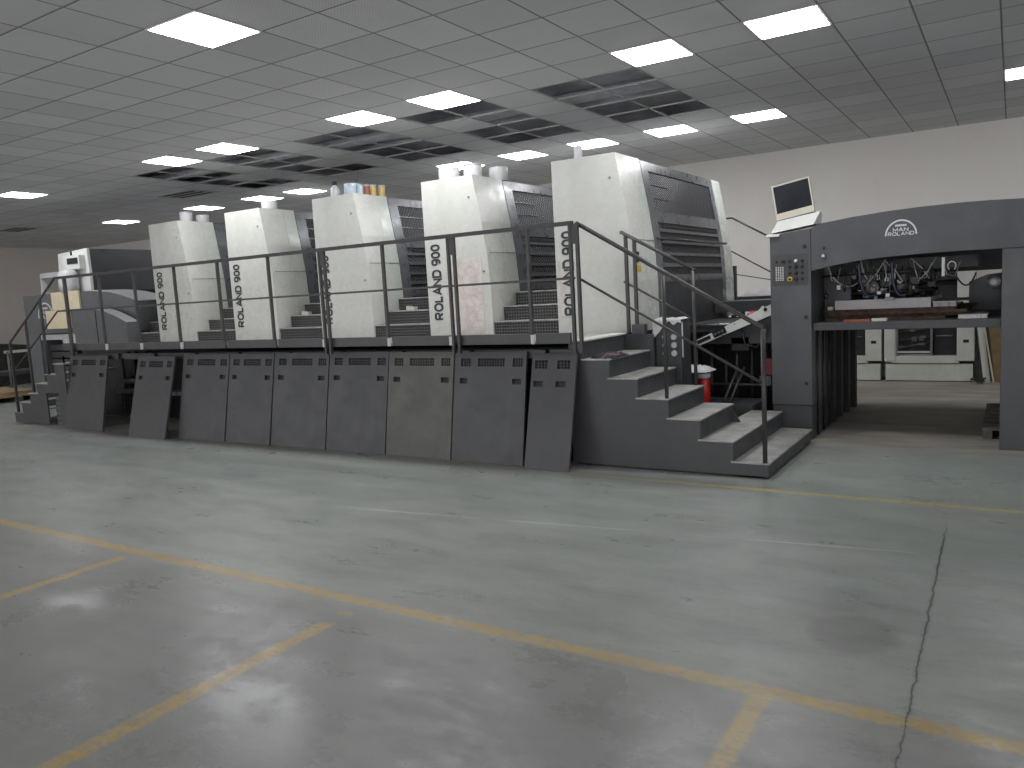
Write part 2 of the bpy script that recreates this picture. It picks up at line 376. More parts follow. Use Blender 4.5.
def crumple(name, m, c, sx, sy, h, drape=None, seed=0, n=26, parent=None):   # a crumpled cloth: closed surface of folds on a base
    mb = MB(); top = []
    for j in range(n+1):
        for i in range(n+1):
            u, v = i/n*2-1, j/n*2-1
            e = max(0, 1-max(abs(u), abs(v))**3)
            q = Vector((u*2.1+seed, v*2.1-seed, seed*.7))
            w = noise.noise(q*1.6)*.5+noise.noise(q*3.4)*.35
            x = c[0]+u*sx*(1+.16*noise.noise(Vector((v*1.7, seed, 1)))) ; y = c[1]+v*sy*(1+.16*noise.noise(Vector((u*1.7, seed, 5))))
            z = c[2]+ h*e*(.55+.75*abs(w)*1.4) + .002
            if drape: z = drape(x, y, z)
            top.append((x, y, z))
    N = n+1
    fs = [(j*N+i, j*N+i+1, (j+1)*N+i+1, (j+1)*N+i) for j in range(n) for i in range(n)]
    bot = [(x, y, z-.006) for x, y, z in top]
    mb.add(top+bot, fs + [tuple(N*N+q for q in reversed(f)) for f in fs], True)
    rim = [(i, i+1) for i in range(n)] + [(j*N+n, (j+1)*N+n) for j in range(n)] + [(n*N+i+1, n*N+i) for i in range(n)] + [((j+1)*N, j*N) for j in range(n)]
    mb.f += [(a, a+N*N, b+N*N, b) for a, b in rim]; mb.mi += [0]*len(rim); mb.sm += [True]*len(rim)
    return mb.build(name, m, parent, loc=None if parent else c)

# ------------------------------------------------------------------ the room
struct(B(-25, 8, -5, 14, -.12, 0).build('floor', M['floor']))
struct(B(-25.2, 8.2, 14, 14.2, 0, CH+.75).build('wall_back', M['wall']))
struct(B(-25.2, -25, -5, 14, 0, CH+.75).build('wall_left', M['wall2']))
struct(B(8, 8.2, 6, 14, 0, CH+.75).build('wall_right', M['wall']))
def cell(x, y): return (math.floor((x-TX)/TS+1e-4), math.floor((y-TY)/TS+1e-4))
LX0, LY0 = -2.866, 7.19
lamp_rows = {4.14: [(-4, 'large square ceiling lamp nearest the camera, top left of the photo')],
  7.19: [(2, 'square ceiling lamp nearest the right, above the pale wall and dark arch'),
         (0, 'square ceiling lamp in front of the rightmost opening in the ceiling'),
         (-4, 'right one of the lamp pair in front of the second ceiling opening from right'),
         (-6, 'left one of the lamp pair in front of the two middle ceiling openings'),
         (-10, 'right one of the small lamp pair left of the middle ceiling openings'),
         (-12, 'left one of the small lamp pair left of the middle ceiling openings'),
         (-19, 'small ceiling lamp at the left edge of the photo')],
  10.85: [(5, 'ceiling lamp cut off by the right edge of the photo'),
          (0, 'ceiling lamp close to the pale back wall, right of the nearest printing tower'),
          (-2, 'ceiling lamp just behind the top right of the nearest printing tower'),
          (-4, 'ceiling lamp seen directly over the top of the nearest printing tower'),
          (-6, 'ceiling lamp in the gap between the two nearest printing towers'),
          (-8, 'ceiling lamp behind the jars on the second nearest printing tower'),
          (-14, 'ceiling lamp just left of the bottle on the middle printing tower'),
          (-16, 'thin ceiling lamp above the fourth printing tower from the right'),
          (-19, 'thin ceiling lamp above the farthest printing tower'),
          (-24, 'farthest thin ceiling lamp, left of the farthest printing tower')]}
lamps = [(LX0+k*TS, y, lab) for y, q in lamp_rows.items() for k, lab in q]
unseen = [(LX0-19*TS, 4.14), (LX0-29*TS, 7.19), (LX0-29*TS, 4.14)]  # added lamps out of view, they brighten the left end of the hall
lamp_cells = {cell(x, y) for x, y, _ in lamps} | {cell(x, y) for x, y in unseen}
open_x = [-4.391, -6.221, -8.051, -9.881, -11.711]                 # five openings, each two tiles wide and four deep
open_cells = {(cell(x+.1, TY+.1)[0]+i, j) for x in open_x for i in range(2) for j in range(4)}
left_in = {(cell(-9.8, 7.6)[0]+1, 2), (cell(-11.6, 7.6)[0]+1, 2), (cell(-6.1, 7.6)[0], 1)}   # a few tiles still in place
mb = MB()
i0, j0 = cell(-25, -5); i1, j1 = cell(8, 14)
for i in range(i0, i1+1):
    for j in range(j0, j1+1):
        if (i, j) in lamp_cells or ((i, j) in open_cells and (i, j) not in left_in): continue
        x0, x1 = max(-25, TX+i*TS), min(8, TX+(i+1)*TS); y0, y1 = max(-5, TY+j*TS), min(14, TY+(j+1)*TS)
        mb.add([(x0,y0,CH),(x0,y1,CH),(x1,y1,CH),(x1,y0,CH)], [(0,1,2,3)])
mb.cur = 1                                                          # T-bars left hanging in the openings
for x in open_x:
    for i in range(3): mb.box(x+i*TS-.009, x+i*TS+.009, TY-.009, TY+4*TS+.009, CH-.004, CH+.012)
    for j in range(5): mb.box(x-.009, x+2*TS+.009, TY+j*TS-.009, TY+j*TS+.009, CH-.004, CH+.012)
for x, y, *_ in lamps + [u for u in unseen]:
    h = TS/2                                                        # sheet-metal wells over the lamps
    mb.box(x-h, x+h, y-h, y+h, CH+.10, CH+.11)
mb.cur = 2                                                          # the slab and the ducts above
mb.box(-25, 8, -5, 14, CH+.26, CH+.38)
mb.tube([(-13, 8.6, CH+.17), (-2, 8.9, CH+.17)], .07, 14); mb.tube([(-13, 9.5, CH+.2), (-2, 9.3, CH+.2)], .04, 10)
struct(mb.build('ceiling', [M['ceil'], M['tbar'], M['slab']], recalc=False))
def make_lamp(x, y, label):
    t = thing('ceiling_lamp', (x, y, CH), label, 'lamp', 'square LED ceiling lamps'); h = TS/2-.012
    f = MB()
    for a, b, c, d in ((-h-.012, h+.012, -h-.012, -h+.006), (-h-.012, h+.012, h-.006, h+.012), (-h-.012, -h+.006, -h+.006, h-.006), (h-.006, h+.012, -h+.006, h-.006)):
        f.box(x+a, x+b, y+c, y+d, CH-.006, CH+.09)
    f.build('frame', M['lampframe'], t)
    q = h-.008; d = MB()                                            # shallow pillow-shaped diffuser
    n = 6; vs = []
    for j in range(n+1):
        for i in range(n+1):
            u, v = i/n*2-1, j/n*2-1; vs.append((x+u*q, y+v*q, CH-.008-.014*(1-u**4)*(1-v**4)))
    d.add(vs, [(j*(n+1)+i, j*(n+1)+i+1, (j+1)*(n+1)+i+1, (j+1)*(n+1)+i) for j in range(n) for i in range(n)], True)
    o = d.build('diffuser', M['emit'], t, recalc=False)
    for p in o.data.polygons: 
        if p.normal.z > 0: p.flip()
    return t
L0 = make_lamp(*lamps[0])
for x, y, lab in lamps[1:]: copy_thing(L0, (x-lamps[0][0], y-lamps[0][1], 0), lab)
for x, y in unseen: copy_thing(L0, (x-lamps[0][0], y-lamps[0][1], 0), 'unseen square ceiling lamp added to brighten the left of the hall')
# slot vents in the ceiling at far left
def ceil_vent(x, y, lab):
    t = thing('ceiling_vent', (x, y, CH), lab, 'vent', 'ceiling vents')
    B(x-.55, x+.55, y-.3, y+.3, CH-.012, CH-.001).build('vent_frame', M['tbar'], t)
    m = MB()
    for k in range(3): m.box(x-.46, x+.46, y-.2+k*.17, y-.12+k*.17, CH-.016, CH-.0125)
    m.build('slot', M['dark'], t)
ceil_vent(-12.85, 9.3, 'slotted ceiling vent above the two farthest printing towers')
ceil_vent(-19.9, 9.7, 'slotted ceiling vent at the far left edge of the photo')

# ------------------------------------------------------------------ printing towers
TF, TZ = 7.75, 1.22                                                  # front plane, deck height
PROF = [(.947, 1.22), (.945, 1.77), (.916, 2.19), (.862, 2.56), (.762, 3.115)]
def pw(z):
    for (w0, z0), (w1, z1) in zip(PROF, PROF[1:]):
        if z <= z1: return w0 + (w1-w0)*(z-z0)/(z1-z0)
    return PROF[-1][0]
ZS = [1.22, 1.5, 1.77, 1.98, 2.19, 2.38, 2.56, 2.75, 2.93, 3.115]
def full(x0, inset=0, ztop=3.115): return [(x0+inset, 1.22)] + [(x0+pw(z)-inset, z) for z in ZS if z <= ztop-.001] + [(x0+pw(ztop)-inset, ztop), (x0+inset, ztop)]
def skin(mb, x0, z0, z1, y0, y1, off=.004, th=.012):
    zs = [z0] + [z for z in ZS if z0+.01 < z < z1-.01] + [z1]
    mb.prism([(x0+pw(z)+off, z) for z in zs] + [(x0+pw(z)+off-th, z) for z in reversed(zs)], y0, y1); return mb
def make_tower(x0, label):
    t = thing('printing_tower', (x0, TF, TZ), label, 'printing tower', 'printing towers of the press')
    fr = MB().prism(full(x0), TF, 8.175).build('front_cover', M['white'], t, bevel=.012)
    for word, zc, ln in (('ROLAND', 1.7313, .598), ('900', 2.219, .237)):
        mt = Matrix.Translation((x0+.155, TF-.002, zc)) @ Matrix.Rotation(PI/2, 4, 'X') @ Matrix.Rotation(PI/2, 4, 'Z')
        text('lettering', word, M['letter'], fr, mt, .112, ln, .29)
    b = MB().lathe((x0+.70, TF-.001, 2.86), [(.012, 0), (.012, .006)], 10, '-y'); b.lathe((x0+.86, TF-.001, 1.98), [(.012, 0), (.012, .006)], 10, '-y')
    b.build('screw', M['frame'], fr)
    MB().prism(full(x0, .003), 8.18, 8.40).build('side_cover', M['mint'], t, bevel=.006)
    skin(MB(), x0, 2.196, 2.204, TF+.06, 8.39, .002, .006).build('seam', M['louver'], t)
    body = MB().prism(full(x0, .02), 8.402, 10.898).build('body', M['machine'], t)
    m = MB()
    skin(m, x0, 1.22, 3.10, 8.41, 8.60, .0, .03); skin(m, x0, 1.22, 3.10, 10.74, 10.89, .0, .03)
    skin(m, x0, 3.00, 3.10, 8.60, 10.74, .0, .03); skin(m, x0, 2.42, 2.55, 8.60, 10.74, .0, .03); skin(m, x0, 1.74, 1.82, 8.60, 10.74, .0, .03)
    m.build('side_frame', M['frame'], t)
    skin(MB(), x0, 2.55, 3.0, 8.60, 10.74, -.012, .02).build('grille', M['grille'], t)
    m = MB()
    for z in (2.70, 2.85): skin(m, x0, z-.006, z+.006, 8.60, 9.15, -.004, .01)
    m.build('grille_wire', M['frame'], t)
    skin(MB(), x0, 1.82, 2.42, 8.60, 10.74, -.014, .02).build('louver_backing', M['grille'], t)
    for z, w in ((2.33, .018), (2.20, .022), (2.06, .018), (1.93, .022)): skin(MB(), x0, z-w, z+w, 8.60, 10.74, .006, .025).build('louver_bar', M['louver'], t)
    skin(MB(), x0, 2.365, 2.40, 8.75, 10.66, -.004, .012).build('louver_slot', M['dark'], t)
    skin(MB(), x0, 1.30, 1.74, 8.60, 10.74, -.006, .012).build('lower_panel', M['machined'], t)
    MB().prism(full(x0, .003), 10.90, 11.25).build('rear_cover', M['mint'], t, bevel=.008)
    return t
TX0 = [-4.31, -6.145, -8.04, -9.875, -11.77]
TLAB = ['nearest cream printing tower, whole grille side showing beside the stairs',
        'second nearest cream printing tower, with white jars standing on top',
        'middle cream printing tower, with a bottle and paint tins on top',
        'fourth cream printing tower from the right, one white pot on its top',
        'farthest and smallest-looking cream printing tower, next to the grey feeder']
T5 = make_tower(TX0[0], TLAB[0])
towers = [T5] + [copy_thing(T5, (x-TX0[0], 0, 0), l) for x, l in zip(TX0[1:], TLAB[1:])]
# peeling film left on two of the fronts, top rail bar and switches on the nearest one
def film(t, x0, a, b, z0, z1, seed):
    pts = []; n = 14
    for i in range(n): pts.append((x0+a+(b-a)*i/(n-1), z0+.02*noise.noise(Vector((i*.9, seed, 0)))))
    for i in range(n): pts.append((x0+b-(b-a)*i/(n-1), z1+.05*noise.noise(Vector((i*.7, seed, 3)))))
    MB().prism(pts, TF-.0035, TF-.0005).build('peeling_film', M['pinkfilm'], t)
film(towers[1], TX0[1], .30, .83, 1.25, 2.15, 1.0)
film(T5, TX0[0], .03, .115, 1.42, 2.02, 2.0)
MB().tube([(-3.30, 8.25, 2.215), (-3.30, 10.70, 2.215)], .016, 8).tube([(-3.30, 8.6, 2.215), (-3.42, 8.6, 2.215)], .012, 6).tube([(-3.30, 10.4, 2.215), (-3.42, 10.4, 2.215)], .012, 6).build('grab_bar', M['rail'], T5)
m = MB()
for z in (2.05, 1.98): m.box(-3.392, -3.372, 7.83, 7.90, z-.02, z+.02)
m.build('switch', M['black'], T5)
B(-3.392, -3.368, 7.82, 7.93, 1.86, 1.93).build('warning_label', M['yellow'], T5)

# ------------------------------------------------------------------ things standing on the towers
def tin(name, x, y, r, h, m, label, cat, lid=None, z=3.115):
    t = thing(name, (x, y, z), label, cat)
    MB().lathe((x, y, z), [(r*.96, 0), (r, .004), (r, h-.01), (r*.97, h)], 18).build('body', m, t)
    if lid: MB().lathe((x, y, z+h), [(r*1.03, -.006), (r*1.03, .012), (r*.9, .014)], 18).build('lid', lid, t)
    return t
def bottle(x, y, label):
    t = thing('bottle', (x, y, 3.115), label, 'bottle')
    MB().lathe((x, y, 3.115), [(.055, 0), (.06, .01), (.06, .13), (.045, .16), (.028, .175), (.028, .185)], 16).build('body', M['pot'], t)
    MB().lathe((x, y, 3.30), [(.032, 0), (.032, .045), (.022, .05)], 14).build('cap', M['black'], t)
bottle(-7.84, 8.0, 'white bottle with black cap, leftmost item on the middle tower')
tt = tin('paint_tin', -7.52, 8.0, .11, .165, M['bluetin'], 'large pale blue paint tin with a stirring stick in it', 'tin')
MB().tube([(-7.50, 8.0, 3.20), (-7.36, 7.98, 3.40)], .012, 6).build('stirring_stick', M['letter'], tt)
tin('ink_tin', -7.365, 7.985, .04, .12, M['bluetin'], 'small pale blue tin right of the large paint tin', 'tin', M['tin'])
tin('ink_tin', -7.455, 8.21, .045, .15, M['rust'], 'brick red tin left of the yellow tins on the middle tower', 'tin', M['tin'])
tin('ink_tin', -7.365, 8.24, .042, .14, M['gold'], 'left one of two yellow ink tins on the middle tower', 'tin', M['tin'])
tin('ink_tin', -7.335, 8.38, .045, .14, M['gold'], 'right one of two yellow ink tins on the middle tower', 'tin', M['tin'])
tin('plastic_jar', -5.89, 8.0, .13, .16, M['pot'], 'left one of three white jars on the second nearest tower', 'jar')
tin('plastic_jar', -5.62, 8.12, .115, .17, M['pot'], 'middle one of three white jars on the second nearest tower', 'jar', M['tin'])
tin('plastic_jar', -5.50, 8.52, .12, .17, M['pot'], 'right one of three white jars on the second nearest tower', 'jar')
tin('plastic_cup', -4.10, 8.0, .045, .17, M['pot'], 'slim white cup on top of the nearest printing tower', 'cup')
tin('plastic_jar', -11.20, 8.05, .095, .15, M['pot'], 'left one of two white jars on the farthest tower', 'jar', M['tin'])
tin('plastic_jar', -11.125, 8.30, .10, .12, M['pot'], 'right one of two white jars on the farthest tower', 'jar')
tin('plastic_pot', -9.46, 8.25, .12, .16, M['pot'], 'lone white pot on the fourth tower from the right', 'pot')

# ------------------------------------------------------------------ press base and gallery
pb = thing('press_base', (-8, 9, 0), 'dark base of the press behind the grey access panels', 'machine base')
B(-9.58, -3.56, 6.90, 11.2, 0, 1.135).build('base_block', M['dark'], pb)
B(-12.42, -9.58, 7.60, 11.2, 0, 1.135).build('far_block', M['dark'], pb)
m = MB()
for x in (-12.25, -12.02, -11.75): m.tube([(x, 7.45, .12), (x+.03, 7.45, 1.1)], .035, 8)
m.tube([(-12.28, 7.4, .62), (-11.4, 7.4, .60)], .05, 8); m.box(-12.1, -11.85, 7.3, 7.55, .72, .98)
m.build('pipework', M['grime'], pb)
B(-12.30, -10.3, 7.2, 7.58, .44, .50).build('ledge', M['frame'], pb)
m = MB()
for k in range(14): m.box(-12.28+k*.075, -12.265+k*.075, 7.28, 7.30, .10, .44)
for k in range(5): m.box(-12.30, -11.2, 7.285, 7.295, .10+k*.085, .108+k*.085)
m.build('mesh_guard', M['machined'], pb)
ga = thing('gallery', (-8, 6.5, 0), 'raised gallery walkway running along the front of the printing towers', 'walkway')
B(-12.40, -3.625, 6.535, 7.745, 1.205, 1.22).build('deck', M['tread'], ga)
B(-12.40, -3.47, 7.745, 11.3, 1.137, 1.219).build('bed', M['machined'], pb)
posts1 = [-12.06, -11.14, -10.28, -9.365, -8.47, -7.525, -6.625, -5.71, -4.795, -3.89]
ends = [-12.40] + [-11.14, -10.28, -9.365, -8.47, -7.525, -6.625, -5.71, -4.795, -3.89] + [-3.47]
for a, b in zip(ends, ends[1:]):
    B(a+.022, b-.022, 6.49, 6.525, 1.203, 1.305).build('toe_board', M['panel'], ga, bevel=.003)
for x in (-11.14, -10.28, -9.365, -6.625-.075, -5.71, -4.795-.075, -3.89): B(x-.020, x+.016, 6.462, 6.489, 1.205, 1.295).build('joint_bracket', M['plate'], ga)
m = MB()
for a, b in zip(ends, ends[1:]): m.box(a+.07, b-.05, 6.66, 6.70, 1.05, 1.135)
m.build('under_rail', M['machined'], pb)
for x in ends[2:-1]: B(x-.035, x+.035, 6.63, 6.72, 0, 1.135).build('support_post', M['machined'], pb)
# guard rail
gr = thing('guard_rail', (-8, 6.46, 1.2), 'dark steel guard rail along the edge of the gallery', 'railing')
MB().tube([(-12.33, 6.462, 2.31), (-3.40, 6.462, 2.31)], .019, 8, True).build('top_rail', M['rail'], gr)
MB().tube([(-12.05, 6.462, 1.81), (-3.40, 6.462, 1.81)], .011, 8, True).build('mid_rail', M['rail'], gr)
for x in posts1[1:]:
    if x in (-6.625, -4.795):
        m = MB()
        for d in (-.036, .036): m.box(x+d-.013, x+d+.013, 6.445, 6.48, 1.12, 2.30)
        m.box(x-.04, x+.04, 6.45, 6.475, 2.12, 2.30)
        m.build('double_post', M['rail'], gr)
    else: B(x-.014, x+.014, 6.445, 6.48, 1.296, 2.30).build('post', M['rail'], gr)
B(-12.085, -12.03, 6.445, 6.48, 1.12, 2.33).build('post', M['rail'], gr)
m = MB()
for x in (-3.43, -3.36): m.box(x-.014, x+.014, 6.445, 6.48, 1.12, 2.31)
m.box(-3.44, -3.35, 6.45, 6.475, 2.12, 2.30); m.build('double_post', M['rail'], gr)

# ------------------------------------------------------------------ access panels in front of the base
def panel(xl, xr, yb, yt, zt, label, m, two=False, group='grey access panels below the gallery'):
    w = xr-xl; ang = math.atan2(yt-yb, zt); h = math.hypot(yt-yb, zt)
    mt = Matrix.Translation((xl, yb, .002)) @ Matrix.Rotation(-ang, 4, 'X')
    base = (xl+w/2, yb, 0)
    t = thing('access_panel', base, label, 'panel', group)
    v0, v1, s0, s1 = h-.150, h-.068, h-.330, h-.272
    if two: vx = [(.07, .36), (.58, .87)]; sx = [(.06, .28), (.57, .80)]
    else: vx = [(.09, .23), (.335, .71), (.82, .955)]; sx = [(.08, .19), (.82, .94)]
    hv = [(a*w, b*w, v0, v1) for a, b in vx]; hs = [(a*w, b*w, s0, s1) for a, b in sx]
    MB().sheet(mt, w, h, .026, hv+hs).build('sheet', m, t)
    for a, b, c, d in hv:
        g = MB(); g.box(a-.004, b+.004, .0262, .030, c-.004, d+.004, mt)
        g.build('vent_backing', M['dark'], t)
        g = MB(); n = max(2, round((b-a)/.032))
        for i in range(1, n): q = a+(b-a)*i/n; g.box(q-.003, q+.003, .008, .024, c, d, mt)
        for j in (1, 2): q = c+(d-c)*j/3; g.box(a, b, .010, .022, q-.003, q+.003, mt)
        g.build('vent_grille', m, t)
    for a, b, c, d in hs:
        g = MB(); g.box(a-.004, b+.004, .0262, .034, c-.004, d+.004, mt)
        g.box(a, b, .008, .026, c, c+.006, mt)
        g.build('handle_slot', M['black'], t)
    return t
panel(-12.40, -11.365, 6.385, 6.60, 1.115, 'access panel farthest left, beside the small stairs and the dark opening', M['panel'])
panel(-10.46, -9.615, 6.235, 6.52, 1.10, 'loose access panel leaning outward right of the dark opening', M['panel'])
panel(-9.53, -8.57, 6.385, 6.60, 1.12, 'access panel just right of the left loose leaning panel', M['panel'])
panel(-8.56, -7.725, 6.40, 6.605, 1.12, 'narrow access panel below the fourth printing tower from the right', M['panel'])
panel(-7.712, -6.778, 6.415, 6.61, 1.125, 'access panel third in the row after the left leaning panel', M['panel'])
panel(-6.765, -5.855, 6.42, 6.615, 1.13, 'access panel just left of the stained one', M['panel'])
panel(-5.842, -4.95, 6.425, 6.61, 1.125, 'access panel with a large pale brown stain over its lower half', M['worn'])
panel(-4.937, -4.06, 6.43, 6.62, 1.12, 'access panel between the stained one and the narrow leaning one', M['panel'])
panel(-3.985, -3.495, 6.34, 6.615, 1.10, 'narrow loose access panel leaning beside the right stairs', M['panel'], True)

# ------------------------------------------------------------------ steps between the towers
def gap_steps(x0, x1, label):
    t = thing('step_block', ((x0+x1)/2, TF, TZ), label, 'steps', 'step blocks between the towers')
    ys = [7.765, 7.985, 8.27, 8.58]; zs = [1.22, 1.385, 1.555, 1.72]
    for i in range(3):
        B(x0, x1, ys[i]+.012, 8.58, zs[i]+.001, zs[i+1]-.012).build('riser', M['diamond'], t)
        B(x0, x1, ys[i], ys[i+1]+.012 if i < 2 else 8.58, zs[i+1]-.012, zs[i+1]).build('tread', M['tread'], t)
names = ['diamond plate steps between the two nearest printing towers', 'diamond plate steps left of the second nearest printing tower',
         'diamond plate steps left of the middle printing tower', 'diamond plate steps between the two farthest printing towers']
for (a, b), lab in zip(zip(TX0[1:], TX0), names): gap_steps(a+.957, b-.012, lab)
gap_steps(-12.40, TX0[4]-.012, 'diamond plate steps between the farthest tower and the feeder')
o = B(-7.02, -6.86, 7.84, 7.92, 1.386, 1.435); o.box(-7.03, -6.94, 7.86, 7.90, 1.435, 1.45)
for k, (x, lab) in enumerate(((-6.80+.1, 'small cream block on the steps left of the second nearest tower'), (-8.68, 'small cream block on the steps left of the middle tower'))):
    m = MB(); m.box(x-.07, x+.07, 8.05, 8.12, 1.5555, 1.60); m.box(x-.07, x-.02, 8.05, 8.12, 1.60, 1.612)
    tag(m.build('wedge_block', M['sheet'], loc=(x, 8.085, 1.555), bevel=.004), lab, 'block')

# ------------------------------------------------------------------ right staircase
sr = thing('staircase', (-2.6, 7.2, 0), 'grey steel staircase with worn treads leading up to the gallery', 'stairs')
NX = [-1.74, -2.037, -2.33, -2.62, -2.915, -3.195, -3.465]; NZ = [.14, .317, .499, .678, .861, 1.041, 1.22]
poly = [(NX[0], .02)]
for x, z, xn in zip(NX[:6], NZ[:6], NX[1:]): poly += [(x, z-.014), (xn-.002, z-.014)]
poly += [(NX[6]-.002, NZ[6]-.005), (-3.62, NZ[6]-.005), (-3.62, .02)]
MB().prism(poly, 6.68, 6.705).build('stringer', M['panel'], sr)
for i in range(6):
    yb = 8.385 if i < 2 else 7.655
    B(NX[i+1]-.02, NX[i]+.012, 6.672, yb, NZ[i]-.014, NZ[i]).build('tread', M['tread'], sr)
    zl = .02 if i == 0 else NZ[i-1]
    B(NX[i]-.018, NX[i], 6.7055, yb-.005, zl, NZ[i]-.0145).build('riser', M['machined'], sr)
B(NX[6]-.018, NX[6], 6.7055, 7.65, NZ[5], NZ[6]-.02).build('riser', M['machined'], sr)
B(-3.62, NX[6]+.012, 6.672, 7.70, 1.206, 1.2215).build('landing', M['plate'], sr)
MB().prism([(NX[1]-.03, .02)] + [q for x, z, xn in zip(NX[2:6], NZ[2:6], NX[3:]) for q in ((x-.02, z-.02), (xn-.02, z-.02))] + [(-3.6, NZ[5]), (-3.6, .02)], 7.62, 7.65).build('inner_stringer', M['machined'], sr)
m = MB(); m.box(-3.60, -1.78, 6.71, 7.6, 0, .02); m.box(-2.04, -1.76, 6.71, 8.36, 0, .019); m.build('foot', M['black'], sr)
hr = thing('handrail', (-1.77, 6.69, .14), 'sloping handrail on the near side of the right staircase', 'railing')
MB().tube([(-3.385, 6.50, 2.31), (-1.775, 6.69, 1.305), (-1.765, 6.69, 1.26)], .020, 10).build('top_rail', M['rail'], hr)
MB().tube([(-3.385, 6.50, 1.81), (-1.77, 6.69, .825)], .012, 8).build('mid_rail', M['rail'], hr)
MB().tube([(-1.766, 6.69, .14), (-1.766, 6.69, 1.29)], .021, 10).build('post', M['rail'], hr)
MB().tube([(-2.635, 6.69, .679), (-2.635, 6.69, 1.80)], .019, 10).build('post', M['rail'], hr)
hi = thing('handrail', (-2.7, 7.64, .68), 'short handrail on the far side of the right staircase, against the tower', 'railing')
MB().tube([(-3.46, 7.635, 2.275), (-2.67, 7.635, 1.83)], .018, 10).build('top_rail', M['rail'], hi)
MB().tube([(-3.44, 7.635, 1.76), (-2.69, 7.635, 1.34)], .012, 8).build('mid_rail', M['rail'], hi)
MB().tube([(-3.405, 7.635, 1.222), (-3.405, 7.635, 2.25)], .016, 8, True).build('post', M['rail'], hi)
MB().tube([(-3.31, 7.635, 1.30), (-3.31, 7.635, 2.20)], .016, 8, True).build('post', M['rail'], hi)
MB().tube([(-2.69, 7.635, .679), (-2.69, 7.635, 1.85)], .018, 10).build('post', M['rail'], hi)
B(-3.36, -3.22, 7.60, 7.70, 1.205, 1.31).build('foot_block', M['machine'], hi, bevel=.005)
tag(crumple('work_rag', M['rag'], (-3.285, 6.90, 1.041), .115, .20, .055, seed=3.3), 'crumpled dark blue and orange rag lying on the top step', 'rag')

# gauge cabinet beside the stairs
gc = thing('gauge_cabinet', (-2.95, 8.0, 0), 'dark cabinet with round gauges under a white cloth', 'cabinet')
B(-3.145, -2.87, 7.72, 8.02, .02, 1.33).build('housing', M['machined'], gc, bevel=.008)
B(-3.60, -3.15, 7.66, 7.70, .02, 1.20).build('side_panel', M['machine'], sr)
for i, (gx, r) in enumerate(((-3.045, .024), (-2.94, .034))):
    for j in range(3):
        gz = 1.165 - j*.085
        q = MB().lathe((gx, 7.718, gz), [(r, 0), (r, .012), (r*.82, .014), (r*.82, .008)], 18, '-y').build('gauge', M['steel'], gc)
        MB().lathe((gx, 7.718, gz), [(r*.8, .0085), (r*.8, .0105)], 18, '-y').build('dial', M['tin'], q)
B(-2.868, -2.852, 7.74, 7.76, .95, 1.32).build('conduit', M['steel'], gc)
def drape1(x, y, z): return z - (max(0, (7.735-y))*1.0 if x < -2.95 else 0)
mb = MB(); n = 30; vs = []                                            # cloth over the top, hanging down the front at its left end
for j in range(n+1):
    for i in range(n+1):
        u, v = i/n, j/n; x = -3.165+u*.31
        s = v*.80; hang = .17*max(0, 1-u*2.2)+.035+.03*noise.noise(Vector((u*6, 1, 2)))
        d = s-.45
        if d <= 0: y = 7.712+(.45-s)*.62; z = 1.336+.022*abs(noise.noise(Vector((u*5, v*5, 3))))*2
        else: q = d/.35*hang; y = 7.705-.012*abs(noise.noise(Vector((u*9, v*4, 1)))); z = 1.338-q
        vs.append((x, y, z+.006*noise.noise(Vector((u*8, v*8, 0)))+.003))
N = n+1; fs = [(j*N+i, j*N+i+1, (j+1)*N+i+1, (j+1)*N+i) for j in range(n) for i in range(n)]
mb.add(vs, fs, True)
o = mb.build('cloth', M['cloth'], loc=(-2.96, 7.9, 1.33)); sd = o.modifiers.new('solid', 'SOLIDIFY'); sd.thickness = .005; sd.offset = 1
tag(o, 'white cloth draped over the gauge cabinet', 'cloth')

# ------------------------------------------------------------------ conveyor into the delivery
cv = thing('delivery_conveyor', (-2.7, 9.6, 0), 'dark sloping conveyor housing between nearest tower and delivery unit', 'conveyor')
MB().prism([(-3.15, .955), (-2.19, 1.335), (-2.19, 1.46), (-3.15, 1.03)], 8.95, 9.03).build('side_rail', M['ivory'], cv)
B(-3.30, -2.17, 9.6, 10.9, .02, .98).build('lower_housing', M['dark'], cv)
MB().prism([(-3.30, .98), (-2.17, .98), (-2.17, 1.38), (-3.30, .99)], 9.05, 10.9).build('chain_bed', M['machined'], cv)
mt = Matrix.Translation((-3.15, 8.949, .995)) @ Matrix.Rotation(-math.atan2(.40, .96), 4, 'Y')
B(0, 0, 0, 0, 0, 0)
MB().box(.03, .20, -.006, 0, -.02, .022, mt).build('display_strip', M['black'], cv)
MB().box(.24, .40, -.010, 0, -.03, .045, mt).build('switch_box', M['black'], cv)
for q in (.27, .315, .36): MB().lathe(mt @ Vector((q, -.010, .006)), [(.016, 0), (.014, .014)], 12, '-y').build('knob', M['frame'], cv)
for q in (.52, .66): MB().lathe(mt @ Vector((q, 0, .02)), [(.007, 0), (.007, .006)], 10, '-y').build('bolt', M['letter'], cv)
MB().lathe(mt @ Vector((.90, 0, .03)), [(.022, 0), (.02, .01)], 12, '-y').build('bolt', M['black'], cv)
B(-3.34, -2.17, 10.30, 10.95, 1.30, 1.44).build('rear_beam', M['machine'], cv)
B(-3.33, -2.6, 9.15, 10.6, 1.12, 1.22).build('shelf', M['machined'], cv)
MB().tube([(-3.32, 9.12, 1.205), (-2.62, 9.12, 1.205)], .012, 8).build('shelf_edge', M['steel'], cv)
m = MB()
for k in range(7): m.tube([(-3.2+.16*k, 9.1+.05*(k % 3), .02), (-3.18+.16*k, 9.1+.05*(k % 3), .9+.05*k)], .02, 6)
m.tube([(-3.2, 9.06, .5), (-2.2, 9.06, .5)], .02, 6); m.box(-2.75, -2.55, 9.05, 9.3, .9, 1.05)
